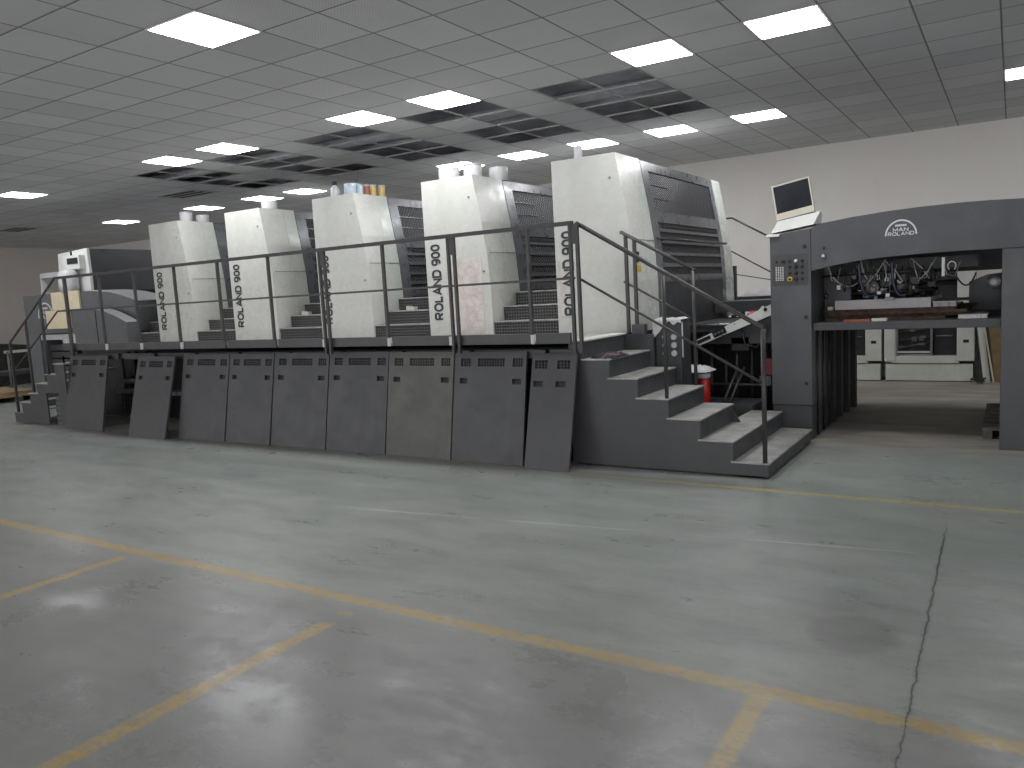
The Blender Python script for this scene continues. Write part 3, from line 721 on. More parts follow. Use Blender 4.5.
m.tube([(-2.62, 9.0, 1.16), (-2.58, 9.0, .98), (-2.45, 9.0, .94), (-2.36, 9.0, 1.03), (-2.33, 9.0, 1.2)], .009, 6)
m.build('framework', M['grime'], cv)
B(-3.28, -2.35, 8.42, 9.0, .02, .355).build('ledge', M['machined'], cv)
B(-2.42, -2.26, 9.05, 9.45, .62, .80).build('red_box', M['redbrown'], cv)
B(-2.43, -2.30, 9.02, 9.30, .50, .61).build('pale_box', M['frame'], cv)
for k in range(2): MB().tube([(-2.72+.07*k, 8.6, .36), (-2.64+.07*k, 8.92, .72)], .016, 6).build('leaning_bar', M['rail'], cv)
rc = thing('canister', (-2.925, 8.55, .356), 'red canister with a white lid beside the right staircase', 'canister')
MB().lathe((-2.925, 8.55, .356), [(.066, 0), (.07, .006), (.07, .27), (.062, .285)], 22).build('body', M['red'], rc)
MB().lathe((-2.925, 8.55, .641), [(.076, 0), (.076, .045), (.05, .052)], 22).build('lid', M['pot'], rc)
bn = thing('waste_bin', (-3.13, 8.60, .356), 'dark bin left of the red canister, a white bag on it', 'bin')
MB().lathe((-3.13, 8.60, .356), [(.085, 0), (.105, .33), (.10, .345)], 22).build('body', M['machined'], bn)
MB().lathe((-3.13, 8.60, .70), [(.108, 0), (.108, .012)], 22).build('rim', M['frame'], bn)
tag(crumple('plastic_bag', M['cloth'], (-3.03, 8.57, .714), .19, .15, .085, lambda x, y, z: z - (.07 if x < -3.2 else 0)*min(1, (-3.2-x)*12), 5.1), 'white bag slumped over the red canister and the bin', 'bag')
tag(crumple('red_cloth', M['red'], (-2.52, 9.16, 1.288), .07, .09, .075, seed=1.2), 'red cloth on the pale conveyor rail', 'cloth')
tag(crumple('white_cloth', M['cloth'], (-2.395, 9.16, 1.325), .06, .09, .085, seed=2.2), 'white cloth on the conveyor beside the red cloth', 'cloth')
# far side of the press
fs_ = thing('side_table', (-2.9, 11.7, 0), 'dark bench behind the press, seen between tower and delivery unit', 'bench')
B(-3.55, -2.5, 11.45, 12.0, 1.40, 1.47).build('top', M['machined'], fs_)
for x in (-3.45, -2.6):
    for y in (11.5, 11.95): B(x-.03, x+.03, y-.03, y+.03, 0, 1.40).build('leg', M['machined'], fs_)
tag(crumple('rag_pile', M['paper'], (-3.05, 11.7, 1.471), .28, .2, .13, seed=7.7), 'pile of greyish rags on the dark bench behind the press', 'rags')
fr = thing('handrail', (-3.3, 11.35, 1.4), 'thin handrail on the far side of the press before the pale wall', 'railing')
MB().tube([(-3.50, 11.35, 2.60), (-3.40, 11.35, 2.60), (-2.80, 11.35, 2.24)], .013, 8).build('top_rail', M['rail'], fr)
MB().tube([(-3.42, 11.35, 2.13), (-2.80, 11.35, 1.76)], .010, 8).build('mid_rail', M['rail'], fr)
MB().tube([(-3.37, 11.35, 1.80), (-2.80, 11.35, 1.68)], .007, 6).build('lower_rail', M['rail'], fr)
B(-3.405, -3.355, 11.31, 11.37, 1.30, 1.92).build('post', M['machined'], fr)
B(-2.83, -2.79, 11.33, 11.37, 0, 2.26).build('post', M['rail'], fr)

# ------------------------------------------------------------------ delivery unit
DY = 8.5
du = thing('delivery_unit', (-1, 9.5, 0), 'dark grey delivery unit with curved top arch at the right of the press', 'machine unit')
cab = MB().prism([(-2.157, .368), (-1.748, .368), (-1.748, 2.195), (-2.157, 2.162)], DY, 9.2).build('control_cabinet', M['machine'], du, bevel=.006)
B(-2.152, -1.752, DY+.012, 9.2, .02, .365).build('cabinet_plinth', M['machined'], du, bevel=.004)
cp = B(-2.135, -1.775, DY-.006, DY-.0005, 1.632, 1.947).build('control_panel', M['machined'], cab)
m = MB()
for i in range(4):
    for j in range(9): m.box(-2.098+i*.0225, -2.086+i*.0225, DY-.011, DY-.006, 1.680+j*.0165, 1.690+j*.0165)
m.build('keypad', M['plate'], cp)
knobs = [(-2.085, 1.875, .010), (-2.02, 1.875, .018)]
for i, x in enumerate((-1.955, -1.893, -1.832)):
    for j, z in enumerate((1.875, 1.815, 1.752, 1.69)):
        knobs.append((x, z, .014 if i != 1 else .019))
for x, z, r in knobs:
    mm = M['ivory'] if (x, z) == (-1.893, 1.875) else M['black']
    MB().lathe((x, DY-.006, z), [(r, 0), (r*.9, .018), (r*.5, .02)], 14, '-y').build('knob', mm, cp)
MB().lathe((-1.955, DY-.006, 1.69), [(.026, 0), (.026, .006), (.019, .008)], 18, '-y').build('emergency_ring', M['yellow'], cp)
for x, z in ((-1.808, 2.017), (-1.801, 1.293), (-1.803, .60)): B(x-.017, x+.017, DY-.008, DY-.0005, z-.017, z+.017).build('latch', M['black'], cab)
top = [(-1.744, 2.195), (-1.658, 2.232), (-1.35, 2.270), (-1.057, 2.293), (-.76, 2.306), (-.465, 2.311), (-.2, 2.308), (.072, 2.297), (.35, 2.27), (.62, 2.235)]
bot = [(.62, 1.865), (-.088, 1.865), (-.44, 1.868), (-.731, 1.865), (-1.0, 1.857), (-1.251, 1.842), (-1.537, 1.804), (-1.744, 1.762)]
arch = MB().prism(top+bot, DY, DY+.07).build('arch_panel', M['machine'], du, bevel=.005)
MB().prism([(x, z-.002) for x, z in top] + [(x, z-.03) for x, z in reversed(top)], DY+.07, 11.0).build('top_cover', M['machine'], du)
far = [(x, max(z-.13, 1.60) if x < -.75 else 1.672) for x, z in bot]
MB().prism([(x, z-.03) for x, z in top] + far, 10.95, 11.02).build('far_arch_panel', M['machined'], du)
B(-.085, .62, DY, 9.25, 0, 1.862).build('right_column', M['machine'], du, bevel=.006)
B(-.06, .6, 10.3, 11.02, 0, 1.66).build('far_column', M['machined'], du)
B(-2.10, -1.80, 10.4, 11.05, 0, 2.1).build('far_column', M['machined'], du)
# emblem on the arch
def emblem(parent, cx, cz, y, R, k=1.0):
    m = MB(); n = 28
    for i in range(n):
        a0, a1 = PI*i/n, PI*(i+1)/n
        P = lambda a, r, yy: (cx-r*math.cos(a), yy, cz+r*math.sin(a)*1.06)
        r0, r1 = R*.90, R
        vs = [P(a0,r0,y),P(a0,r1,y),P(a1,r1,y),P(a1,r0,y)]; vs += [(v[0], y-.004, v[2]) for v in vs]
        m.add(vs, [(0,1,2,3),(4,5,6,7),(0,1,5,4),(1,2,6,5),(2,3,7,6),(3,0,4,7)])
    m.build('emblem_arc', M['logo'], parent)
    m = MB()
    for i in range(6): m.box(cx-R*.36+i*R*.12, cx-R*.36+i*R*.12+R*.10, y-.004, y, cz+R*.60, cz+R*.73)
    m.build('emblem_bar', M['logo'], parent)
    rot = Matrix.Rotation(PI/2, 4, 'X')
    text('emblem_lettering', 'MAN', M['logo'], parent, Matrix.Translation((cx-R*.02, y-.002, cz+R*.38)) @ rot, R*.21, R*.92, .24)
    text('emblem_lettering', 'ROLAND', M['logo'], parent, Matrix.Translation((cx, y-.002, cz+R*.10)) @ rot, R*.21, R*1.60, .24)
emblem(arch, -.917, 2.055, DY, .140)
q = MB().lathe((-1.621, DY, 1.985), [(.014, 0), (.012, .008)], 12, '-y').build('key_switch', M['black'], arch)
MB().lathe((-1.624, DY, 1.905), [(.020, 0), (.020, .03), (.013, .034)], 14, '-y').build('selector_knob', M['steel'], arch)
# inside of the delivery: gripper mechanism, rails, hoses
m = MB()
m.box(-1.70, -.30, 9.3, 10.7, 1.72, 1.84); m.box(-1.68, -.78, 10.75, 10.9, 1.36, 1.62)
m.box(-1.70, -1.45, 9.0, 10.6, 1.40, 1.70)
m.build('gripper_carriage', M['machined'], du)
for k, (y, z) in enumerate(((8.85, 1.70), (9.05, 1.50), (9.25, 1.58), (9.5, 1.46), (9.8, 1.55), (10.2, 1.48))):
    MB().tube([(-1.70, y, z), (-.72, y, z+.01)], .014+.006*(k % 2), 8).build('cross_rail', M['grime'], du)
rnd = random.Random(5)
for k in range(60):
    x = -1.66+rnd.random()*.98; y = 8.72+rnd.random()*1.0; z = 1.42+rnd.random()*.24; w = .012+.03*rnd.random(); h = .02+.07*rnd.random(); m = MB()
    if rnd.random() < .5: m.box(x-w, x+w, y-w, y+w, z, z+h)
    else: m.lathe((x, y, z), [(w*.6, 0), (w*.6, h*1.4), (w*.3, h*1.4+.01)], 8)
    m.tube([(x, y, z+h*.8), (x, y, 1.76)], .006, 5)
    m.build('sucker_head', M[('grime', 'grime', 'louver', 'machined', 'frame')[k % 5]], du)
for k in range(12):
    x = -1.6+rnd.random()*.85; y = 8.8+rnd.random()*.6; z = 1.44+rnd.random()*.2
    B(x-.018, x+.018, y-.02, y+.02, z, z+.02+.03*rnd.random()).build('valve_block', M['tin'], du)
for k in range(5):
    x = -1.62+k*.26; y = 8.75+.05*(k % 2); w = .10+.06*rnd.random()
    P = [(x, y, 1.80), (x+w*.25, y, 1.66-.04*rnd.random()), (x+w*.7, y+.05, 1.63), (x+w, y+.05, 1.78)]
    MB().tube(P, .0045, 6).build('wire', M['cable'], du)
for a, b in (((-1.09, 8.8, 1.84), (-1.28, 8.8, 1.58)), ((-1.10, 8.8, 1.83), (-.93, 8.8, 1.60)), ((-.86, 8.85, 1.83), (-.70, 8.85, 1.62)), ((-.64, 8.85, 1.83), (-.80, 8.85, 1.60))):
    MB().tube([a, ((a[0]+b[0])/2+.02, a[1], (a[2]+b[2])/2), b], .0055, 6).build('wire', M['cable'], du)
def curve(P, n=18):
    out = []
    for i in range(n+1):
        t = i/n; q = [Vector(p) for p in P]
        while len(q) > 1: q = [a.lerp(b, t) for a, b in zip(q, q[1:])]
        out.append(q[0])
    return out
MB().tube(curve([(-1.34, 8.78, 1.84), (-1.33, 8.78, 1.62), (-1.31, 8.78, 1.42), (-1.18, 8.8, 1.49)]), .014, 10).build('hose', M['hose'], du)
MB().tube(curve([(-1.03, 8.78, 1.84), (-1.03, 8.78, 1.58), (-1.00, 8.78, 1.42), (-.90, 8.8, 1.48)]), .014, 10).build('hose', M['hose'], du)
MB().lathe((-1.235, 9.0, 1.565), [(.06, 0), (.066, .03), (.03, .06)], 18, '-y').build('pulley', M['cable'], du)
MB().tube([(-.50+.034*math.cos(a), 8.75, 1.735+.042*math.sin(a)) for a in [i*2*PI/20-.9 for i in range(17)]], .006, 6).build('cable_loop', M['plate'], du)
for k in range(9):
    x = -1.66+rnd.random()*.95; y = 8.72+.3*rnd.random(); d = .1+.25*rnd.random()
    MB().tube(curve([(x, y, 1.84), (x+.05, y, 1.45+.15*rnd.random()), (x+d, y+.1, 1.40+.2*rnd.random()), (x+d, y+.15, 1.75)]), .005+.004*(k % 2), 6).build('cable', M[('black', 'cable', 'black', 'frame')[k % 4]], du)
B(-.585, -.56, 8.74, 8.78, 1.64, 1.82).build('gauge_strip', M['tin'], du)
MB().tube(curve([(-.46, 8.85, 1.62), (-.40, 8.85, 1.50), (-.34, 8.85, 1.52), (-.30, 8.85, 1.66)]), .009, 6).build('wire', M['black'], du)
MB().prism([(-.42, 1.20), (-.06, 1.20), (-.06, 1.64), (-.25, 1.62), (-.42, 1.55)], 10.4, 10.95).build('motor_housing', M['machine'], du)
MB().lathe((-.17, 9.8, 1.545), [(.062, 0), (.066, .05), (.045, .10), (.03, .11)], 18, '-y').build('lamp_head', M['tin'], du)
MB().tube([(-.17, 9.8, 1.545), (-.06, 9.8, 1.545)], .012, 8).build('lamp_arm', M['rail'], du)
tb = MB(); tb.box(-1.745, -.087, 8.56, 8.66, 1.145, 1.225); tb.build('table_beam', M['machined'], du, bevel=.004)
B(-1.745, -.087, 8.661, 10.9, 1.17, 1.224).build('pile_table', M['machined'], du)
for k, y in enumerate((9.28, 9.62, 9.98, 10.34, 10.72)):
    MB().box(-1.86+.03*k, -1.745+.02*k, y-.05, y+.05, .02, 1.14).build('guide_bar', M['black'], du)
m = MB()
for k in range(4): m.tube([(-1.74, 8.75+.3*k, .02), (-1.74, 8.75+.3*k, 1.14)], .012, 6)
m.build('lift_chain', M['grime'], du)
B(-1.78, -1.752, 9.21, 10.4, .02, 1.15).build('inner_wall', M['dark'], du)

# the stack on the pile table
def board(x0, x1, y0, y1, z0, z1, m, name, label, cat, seed=0, jag=.03, group=None):
    n = 22; poly = [(x0+(x1-x0)*i/n, y0+jag*(noise.noise(Vector((i*.9, seed, 1))))) for i in range(n+1)]
    poly += [(x1+jag*1.5*noise.noise(Vector((j*.8, seed, 4))), y0+(y1-y0)*j/8) for j in range(1, 8)]
    poly += [(x1-(x1-x0)*i/n, y1+jag*(noise.noise(Vector((i*.9, seed, 7))))) for i in range(n+1)]
    return tag(MB().prism(poly, z0, z1, 'z').build(name, m, loc=((x0+x1)/2, (y0+y1)/2, z0)), label, cat, group)
board(-1.66, -.56, 8.86, 10.5, 1.2245, 1.252, M['bark'], 'brown_board', 'bottom dark brown board of the stack on the delivery table', 'board', 1, .05, 'brown boards on the delivery table')
board(-1.69, -.40, 8.90, 10.5, 1.2525, 1.282, M['bark'], 'brown_board', 'second dark brown board from the bottom on the delivery table', 'board', 2, .05, 'brown boards on the delivery table')
board(-1.64, -.37, 8.84, 10.5, 1.2825, 1.311, M['bark'], 'brown_board', 'third dark brown board from the bottom on the delivery table', 'board', 3, .05, 'brown boards on the delivery table')
board(-1.70, -.48, 8.88, 10.5, 1.3115, 1.338, M['bark'], 'brown_board', 'topmost dark brown board, under the lilac-grey paper stack', 'board', 4, .05, 'brown boards on the delivery table')
board(-1.59, -.69, 8.90, 10.3, 1.3385, 1.435, M['paper'], 'paper_stack', 'lilac-grey stack of paper on the brown boards', 'paper stack', 5, .004)
board(-.675, -.36, 8.86, 9.9, 1.385, 1.392, M['sheet'], 'card_sheet', 'white card sheet lying right of the lilac-grey paper stack', 'card', 6, .012)
board(-.670, -.47, 8.92, 9.9, 1.3385, 1.3845, M['paper'], 'paper_bundle', 'small paper bundle under the white card sheet', 'paper stack', 7, .01)
board(-1.46, -1.21, 8.62, 8.72, 1.2255, 1.243, M['orange'], 'orange_strip', 'orange strip on the front beam of the delivery table', 'strip', 8, .004)
board(-1.195, -1.06, 8.62, 8.72, 1.2255, 1.25, M['sheet'], 'paper_scrap', 'pale paper scrap right of the orange strip', 'paper', 9, .008)
board(-.44, -.20, 8.70, 9.4, 1.2245, 1.26, M['paper'], 'grey_sheet', 'loose grey sheet at the right end of the delivery table', 'sheet', 10, .004)
tag(B(-1.66, -1.61, 8.87, 8.92, 1.3385, 1.375).build('cream_block', M['sheet'], loc=(-1.63, 8.9, 1.338), bevel=.004), 'small cream block at the left end of the brown boards', 'block')
sk = thing('skid', (-.1, 9.8, 0), 'low grey wooden skid behind the right column of the delivery unit', 'pallet')
for x in (-.20, .02): B(x-.03, x+.05, 9.0, 10.7, 0, .09).build('runner', M['greywood'], sk)
for k in range(7): B(-.235, .12, 9.0+k*.25, 9.17+k*.25, .0905, .115).build('slat', M['greywood'], sk)

# ------------------------------------------------------------------ monitor on the delivery cabinet
RA = math.radians(9.5)
mo = thing('monitor', (-1.93, 8.75, 2.18), 'old beige monitor with dark screen on a sloping white stand', 'monitor')
st = MB(); st.add([(-2.150,8.50,2.172),(-1.715,8.50,2.232),(-1.70,8.80,2.235),(-2.15,8.80,2.175),(-2.105,8.62,2.303),(-1.672,8.62,2.368),(-1.69,8.80,2.37),(-2.10,8.80,2.31)],
                  [(0,3,2,1),(4,5,6,7),(0,1,5,4),(1,2,6,5),(2,3,7,6),(3,0,4,7)]); st.build('stand', M['ivory'], mo, bevel=.012)
B(-2.185, -2.05, 8.46, 8.52, 2.135, 2.160).build('stand_foot', M['ivory'], mo, bevel=.004)
mt = Matrix.Translation((-2.122, 8.66, 2.309)) @ Matrix.Rotation(-RA, 4, 'Y') @ Matrix.Rotation(math.radians(-6), 4, 'X')
case = MB(); W, H = .390, .372
case.sheet(mt, W, H, .05, [(.016, W-.014, .070, H-.014)])
o = case.build('bezel', M['beige'], mo, bevel=.004)
MB().box(.012, W-.01, .006, .012, .066, H-.010, mt).build('screen', M['glass'], mo)
bk = MB(); a = [(0,.05,0),(W,.05,0),(W,.05,H),(0,.05,H)]; b = [(.06,.24,.03),(W-.06,.24,.03),(W-.06,.24,H-.07),(.06,.24,H-.07)]
bk.add([mt @ Vector(v) for v in a+b], [(0,1,2,3),(4,5,6,7),(0,1,5,4),(1,2,6,5),(2,3,7,6),(3,0,4,7)]); bk.build('rear_shell', M['beige'], mo)
MB().box(.02, W-.01, .004, .05, -.010, -.001, mt).build('hinge', M['black'], mo)

# ------------------------------------------------------------------ feeder end of the press
fe = thing('feeder_unit', (-14.5, 8.5, 0), 'grey feeder unit with curved covers at the far left end of the press', 'machine unit')
fbod = MB().prism([(-16.3, 1.42), (-12.60, 1.42), (-12.56, 1.92), (-12.78, 1.985), (-13.02, 2.045), (-13.3, 2.095), (-13.59, 2.128), (-13.95, 2.155), (-14.30, 2.168), (-16.3, 2.168)], 7.9, 8.55).build('main_body', M['louver'], fe, bevel=.006)
cap = [(-12.555, 1.925), (-12.78, 1.99), (-13.02, 2.05), (-13.3, 2.10), (-13.59, 2.133), (-13.95, 2.16)]
MB().prism(cap + [(x, z+.012) for x, z in reversed(cap)], 7.905, 8.55).build('curved_edge', M['tin'], fe)
front = [(-14.04, 1.836), (-13.60, 1.832), (-13.22, 1.808), (-13.0, 1.765), (-12.80, 1.705), (-12.62, 1.645), (-12.44, 1.575)]
MB().prism(front + [(-12.44, 1.22), (-14.04, 1.22)], 7.60, 7.82).build('front_cover', M['louver'], fe, bevel=.006)
MB().prism([(x, z+.002) for x, z in front[1:]] + [(x, z+.012) for x, z in reversed(front[1:])], 7.605, 7.82).build('curved_edge', M['tin'], fe)
MB().box(-13.32, -13.31, 7.592, 7.60, 1.22, 1.80).build('seam', M['dark'], fe)
B(-16.3, -15.86, 7.9, 8.5, 0, 1.42).build('leg_column', M['louver'], fe, bevel=.006)
B(-14.35, -12.5, 7.95, 8.5, 0, 1.42).build('leg_column', M['machine'], fe)
B(-15.85, -14.40, 7.92, 8.0, 1.30, 1.40).build('pale_crossbar', M['tin'], fe)
B(-15.84, -14.36, 8.3, 10.8, .02, 1.30).build('pile_bay', M['dark'], fe)
B(-13.9, -12.44, 7.62, 7.64, 0, 1.2).build('shade_sheet', M['dark'], fe)  # added dark sheet stands in for the shaded hollow under the feeder
m = MB()
for k in range(7): m.box(-15.8, -14.9, 8.05+.01*(k % 2), 8.29, .25+k*.14, .36+k*.14)
m.build('paper_pile', M['machined'], fe)
MB().lathe((-14.9, 8.15, 1.18), [(.05, 0), (.07, .06), (.05, .14)], 12).build('pale_knob', M['cloth'], fe)
B(-14.75, -14.2, 7.75, 7.9, 1.24, 1.34).build('pink_tray', M['pinkfilm'], fe)
B(-16.2, -12.6, 8.55, 11.1, 1.42, 1.95).build('rear_body', M['machined'], fe)
hd = MB().prism([(-15.31, 2.17), (-14.33, 2.17), (-14.32, 2.5), (-14.34, 2.955), (-15.33, 2.915), (-15.36, 2.6)], 8.15, 8.21).build('hood', M['ivory'], fe, bevel=.012)
MB().prism([(-15.31, 2.17), (-14.335, 2.17), (-14.35, 2.945), (-15.31, 2.91)], 8.21, 11.1).build('hood_side', M['machine'], fe)
B(-15.30, -14.4, 8.35, 11.0, 1.95, 2.17).build('hood_base', M['machined'], fe)
db = B(-14.97, -14.42, 8.03, 8.15, 2.58, 2.84).build('indicator_box', M['ivory'], fe, bevel=.015)
B(-14.80, -14.45, 8.02, 8.029, 2.68, 2.79).build('indicator_window', M['black'], db)
MB().lathe((-14.72, 7.97, 2.172), [(.15, 0), (.17, .10), (.17, .33), (.13, .39), (.06, .41)], 24).build('white_drum', M['pot'], fe)
MB().tube([(-14.68, 8.05, 2.84), (-14.68, 8.05, 2.92)], .018, 8).build('antenna', M['black'], fe)
MB().tube([(-16.24, 8.3, 2.17), (-16.24, 8.3, 2.55), (-15.1, 8.3, 2.55)], .05, 8, True).build('white_duct', M['pot'], fe)
emblem(fbod, -15.53, 1.72, 7.9, .28, 2)
m = B(-15.20, -14.26, 7.865, 7.897, 1.855, 2.185); 
tag(m.build('plywood_board', M['plyw'], loc=(-14.7, 7.88, 1.85)), 'upper pale plywood board fixed on the feeder front', 'board', 'plywood boards on the feeder')
tag(B(-15.46, -14.64, 7.865, 7.897, 1.51, 1.85).build('plywood_board', M['plyw'], loc=(-15, 7.88, 1.51)), 'lower pale plywood board, beside the feeder emblem', 'board', 'plywood boards on the feeder')
# left staircase
sl = thing('staircase', (-13.2, 6.6, 0), 'small grey staircase at the far left end of the gallery', 'stairs')
LX = [-14.10, -13.83, -13.535, -13.28, -12.945, -12.67, -12.40]; LZ = [.19, .362, .515, .68, .832, .998, 1.135]
poly = [(LX[0], .02)]
for x, z, xn in zip(LX[:6], LZ[:6], LX[1:]): poly += [(x, z-.012), (xn, z-.012)]
poly += [(-12.40, 1.123), (-12.40, .02), (-12.65, .02), (-12.65, .53), (-13.02, .53), (-13.02, .02)]
MB().prism(poly, 6.48, 6.505).build('stringer', M['panel'], sl)
for i in range(6):
    B(LX[i]-.05, LX[i+1]+.02, 6.475, 7.45, LZ[i]-.012, LZ[i]).build('tread', M['tread'], sl)
MB().prism([(LX[0], .02)] + [q for x, z, xn in zip(LX[:6], LZ[:6], LX[1:]) for q in ((x+.02, z-.014), (xn+.02, z-.014))] + [(LX[6], .02)], 7.42, 7.45).build('far_stringer', M['machined'], sl)
m = MB(); mt = Matrix.Translation((-12.98, 6.56, .02)) @ Matrix.Rotation(math.radians(4), 4, 'Y')
m.box(.05, .32, 0, .02, 0, .46, mt)
o = thing('louver_plate', (-12.85, 6.56, .02), 'small louvered plate inside the opening of the left staircase', 'plate')
m.build('plate', M['louver'], o)
for k in range(5): MB().box(.06, .31, -.015, 0, .05+k*.08, .075+k*.08, mt).build('louver', M['machined'], o)
lr = thing('handrail', (-13.4, 6.47, .2), 'sloping handrail of the small left staircase', 'railing')
MB().tube([(-12.33, 6.462, 2.31), (-13.905, 6.462, 1.36), (-13.92, 6.462, 1.30)], .018, 8).build('top_rail', M['rail'], lr)
MB().tube([(-12.05, 6.462, 1.81), (-12.35, 6.462, 1.81), (-13.89, 6.462, .89)], .012, 8).build('mid_rail', M['rail'], lr)
for x, z0, z1 in ((-13.93, .19, 1.34), (-13.35, .53, 1.69), (-12.83, .83, 2.0)):
    MB().tube([(x, 6.462, z0), (x, 6.462, z1)], .017, 8, True).build('post', M['rail'], lr)
# far left background
pa = thing('pallet', (-18.6, 8.2, 0), 'wooden pallet on the floor at the far left edge', 'pallet')
for y in (7.75, 8.3, 8.85): B(-19.9, -17.75, y-.06, y+.06, 0, .10).build('runner', M['greywood'], pa)
for k in range(8): B(-19.9+k*.275, -19.72+k*.275, 7.68, 8.92, .101, .13).build('slat', M['wood'], pa)
board(-19.7, -17.95, 7.8, 8.8, .1305, .20, M['wood'], 'cardboard_stack', 'tan cardboard stack lying on the wooden pallet', 'cardboard', 12, .05)
bm_ = thing('old_machine', (-23.4, 10.5, 0), 'low dark machine by the far left wall, behind the pallet', 'machine')
MB().prism([(9.0, 0), (12.6, 0), (12.6, .95), (11.2, 1.0), (10.2, 1.12), (9.0, 1.12)], -24.2, -22.4, 'x').build('housing', M['grime'], bm_)
B(-22.39, -22.30, 10.2, 12.2, .86, .93).build('pale_edge', M['plate'], bm_)
B(-22.38, -22.3, 9.0, 12.6, .28, .42).build('skirt', M['machine'], bm_)
ra = thing('barrier', (-21, 10, 0), 'low pale pipe barrier in front of the dark far left machine', 'barrier')
MB().tube([(-21.2, 8.8, .46), (-21.2, 11.4, .46)], .022, 8).build('rail', M['louver'], ra)
for y in (8.85, 9.75, 10.6, 11.35): MB().tube([(-21.2, y, 0), (-21.2, y, .95 if y == 9.75 else .46)], .028, 8).build('post', M['frame'], ra)

# ------------------------------------------------------------------ pale machine seen through the delivery
def pale_machine(x0, x1, label, seed):
    t = thing('pale_machine', ((x0+x1)/2, 13.7, 0), label, 'machine', 'pale machines by the back wall'); Y0, Y1 = 13.55, 13.97
    B(x0+.02, x1-.02, Y0+.03, Y1, .012, .275).build('base', M['pale'], t, bevel=.004)
    B(x0+.10, x1-.20, Y0+.01, Y1, .285, .40).build('sill', M['pale'], t, bevel=.004)
    B(x0, x0+.17, Y0-.01, Y1, .30, 1.95).build('column', M['pale'], t, bevel=.03)
    B(x1-.235, x1, Y0-.01, Y1, .32, 1.95).build('column', M['pale'], t, bevel=.01)
    B(x1-.15, x1-.075, Y0-.016, Y0-.0105, .60, .645).build('handle_slot', M['black'], t)
    B(x0+.17, x1-.235, Y0+.02, Y1, 1.55, 1.95).build('head', M['grime'], t)
    B(x0+.17, x1-.235, Y1-.12, Y1, .40, 1.55).build('bay', M['grime'], t)
    B(x0+.18, x0+(x1-x0)*.52, Y0+.06, Y0+.09, .44, .47).build('ledge', M['tin'], t)
    m = MB(); r = random.Random(seed)
    for k in range(22):
        x = x0+.2+r.random()*(x1-x0)*.38; z = .5+r.random()*.75; m.box(x-.05*r.random()-.01, x+.05*r.random()+.01, Y1-.2, Y1-.12, z, z+.02+.05*r.random())
    for k in range(6): 
        z = .5+.13*k; m.tube([(x0+.18, Y1-.16, z), (x0+.18+(x1-x0)*.36, Y1-.16, z+r.random()*.1)], .012, 6)
    m.build('linkage', M['louver'], t)
    B(x0+(x1-x0)*.52, x0+(x1-x0)*.545, Y0+.05, Y1-.12, .40, 1.55).build('divider', M['frame'], t)
    B(x0+(x1-x0)*.56, x1-.25, Y0+.12, Y1-.121, .41, 1.54).build('dark_bay', M['dark'], t)
    for z in (.70, .84): B(x0+(x1-x0)*.58, x1-.30, Y0+.10, Y0+.12, z-.008, z+.008).build('bay_bar', M['frame'], t)
pale_machine(-1.70, -.465, 'old cream machine frame by the back wall, seen under the delivery table', 3)
pale_machine(-3.02, -1.735, 'old cream machine frame partly hidden behind the black guide bars', 4)
# planks leaning at the right of the pale machine
def plank(xb, xt, zt, w, y0, th, m, label, cat='plank'):
    ang = math.atan2(xt-xb, zt); L = math.hypot(xt-xb, zt)
    mt = Matrix.Translation((xb, y0, 0)) @ Matrix.Rotation(ang, 4, 'Y')
    lo = w/2*abs(math.sin(ang))
    mt = Matrix.Translation((xb, y0, lo+.001)) @ Matrix.Rotation(ang, 4, 'Y')
    return tag(MB().box(-w/2, w/2, 0, th, 0, L, mt).build('plank', m, loc=(xb, y0, 0)), label, cat, 'planks by the back wall')
plank(-.315, -.455, 1.25, .05, 13.42, .03, M['pale'], 'leftmost pale plank leaning beside the cream machine')
plank(-.275, -.415, 1.20, .035, 13.46, .03, M['pale'], 'second pale plank from the left beside the cream machine')
plank(-.215, -.395, 1.15, .022, 13.50, .03, M['plyw'], 'thin yellowish plank right of the pale planks')
tag(MB().prism([(-.20, .001), (.02, .001), (.02, .9), (-.30, .9)], 13.60, 13.62).build('fibreboard', M['brown'], loc=(-.1, 13.6, 0)), 'brown fibreboard sheet standing right of the leaning planks', 'board')
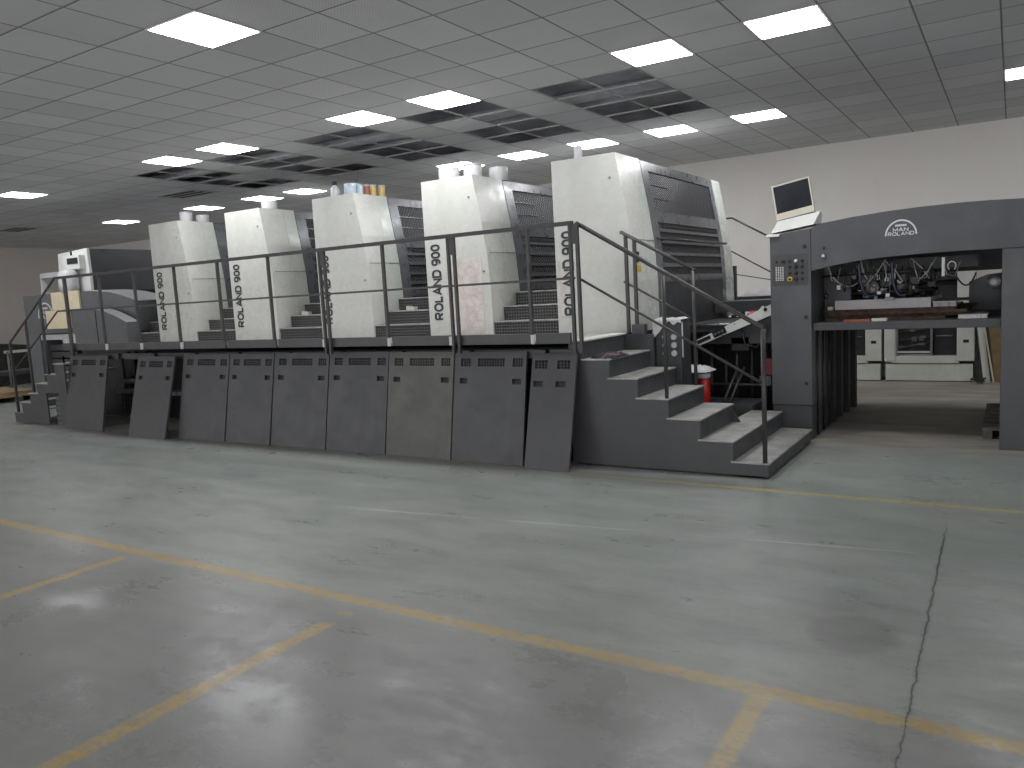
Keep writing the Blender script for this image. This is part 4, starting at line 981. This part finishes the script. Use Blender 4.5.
gb = thing('grey_cabinet', (.1, 13.8, 0), 'dark grey cabinet against the back wall behind the planks', 'cabinet')
B(-.42, .7, 13.66, 13.97, 0.01, 1.50).build('body', M['machine'], gb, bevel=.006)
B(-.05, .65, 13.652, 13.659, .1, 1.4).build('door', M['machined'], gb)
rb = thing('scrap_pile', (-.42, 13.45, 0), 'small heap of dark scrap at the foot of the planks', 'scrap')
m = MB(); r = random.Random(9)
for k in range(7):
    x = -.47+.16*r.random(); mt = Matrix.Translation((x, 13.36+.06*r.random(), .03+.05*r.random())) @ Matrix.Rotation(r.random()*1.2-.6, 4, 'Y')
    m.box(-.05, .05, -.02, .02, -.012, .012, mt)
m.build('scrap', M['grime'], rb)

# ------------------------------------------------------------------ world, camera, view
w = bpy.data.worlds.new('world'); bpy.context.scene.world = w; w.use_nodes = True
w.node_tree.nodes['Background'].inputs[0].default_value = (.97, .98, 1, 1); w.node_tree.nodes['Background'].inputs[1].default_value = .80
F, yaw, p, r_ = 783.818, .571005, .1147158, -.0549089
fwd = Vector((-math.sin(yaw)*math.cos(p), math.cos(yaw)*math.cos(p), -math.sin(p)))
right = Vector((math.cos(yaw), math.sin(yaw), 0)); up = right.cross(fwd)
R2 = right*math.cos(r_)+up*math.sin(r_); U2 = up*math.cos(r_)-right*math.sin(r_)
cd = bpy.data.cameras.new('camera'); cam = bpy.data.objects.new('camera', cd); C.objects.link(cam)
cam.matrix_world = Matrix(((R2.x, U2.x, -fwd.x, 0), (R2.y, U2.y, -fwd.y, 0), (R2.z, U2.z, -fwd.z, 1.7), (0, 0, 0, 1)))
cd.sensor_fit = 'HORIZONTAL'; cd.sensor_width = 36; cd.lens = F/1024*36; cd.clip_end = 200; cd.clip_start = .05
sc = bpy.context.scene; sc.camera = cam
vs_ = sc.view_settings; vs_.view_transform = 'Standard'; vs_.look = 'None'; vs_.gamma = 1; vs_.use_curve_mapping = False; vs_.exposure = 1.17
for o in bpy.data.objects:
    if '_base' in o: del o['_base']
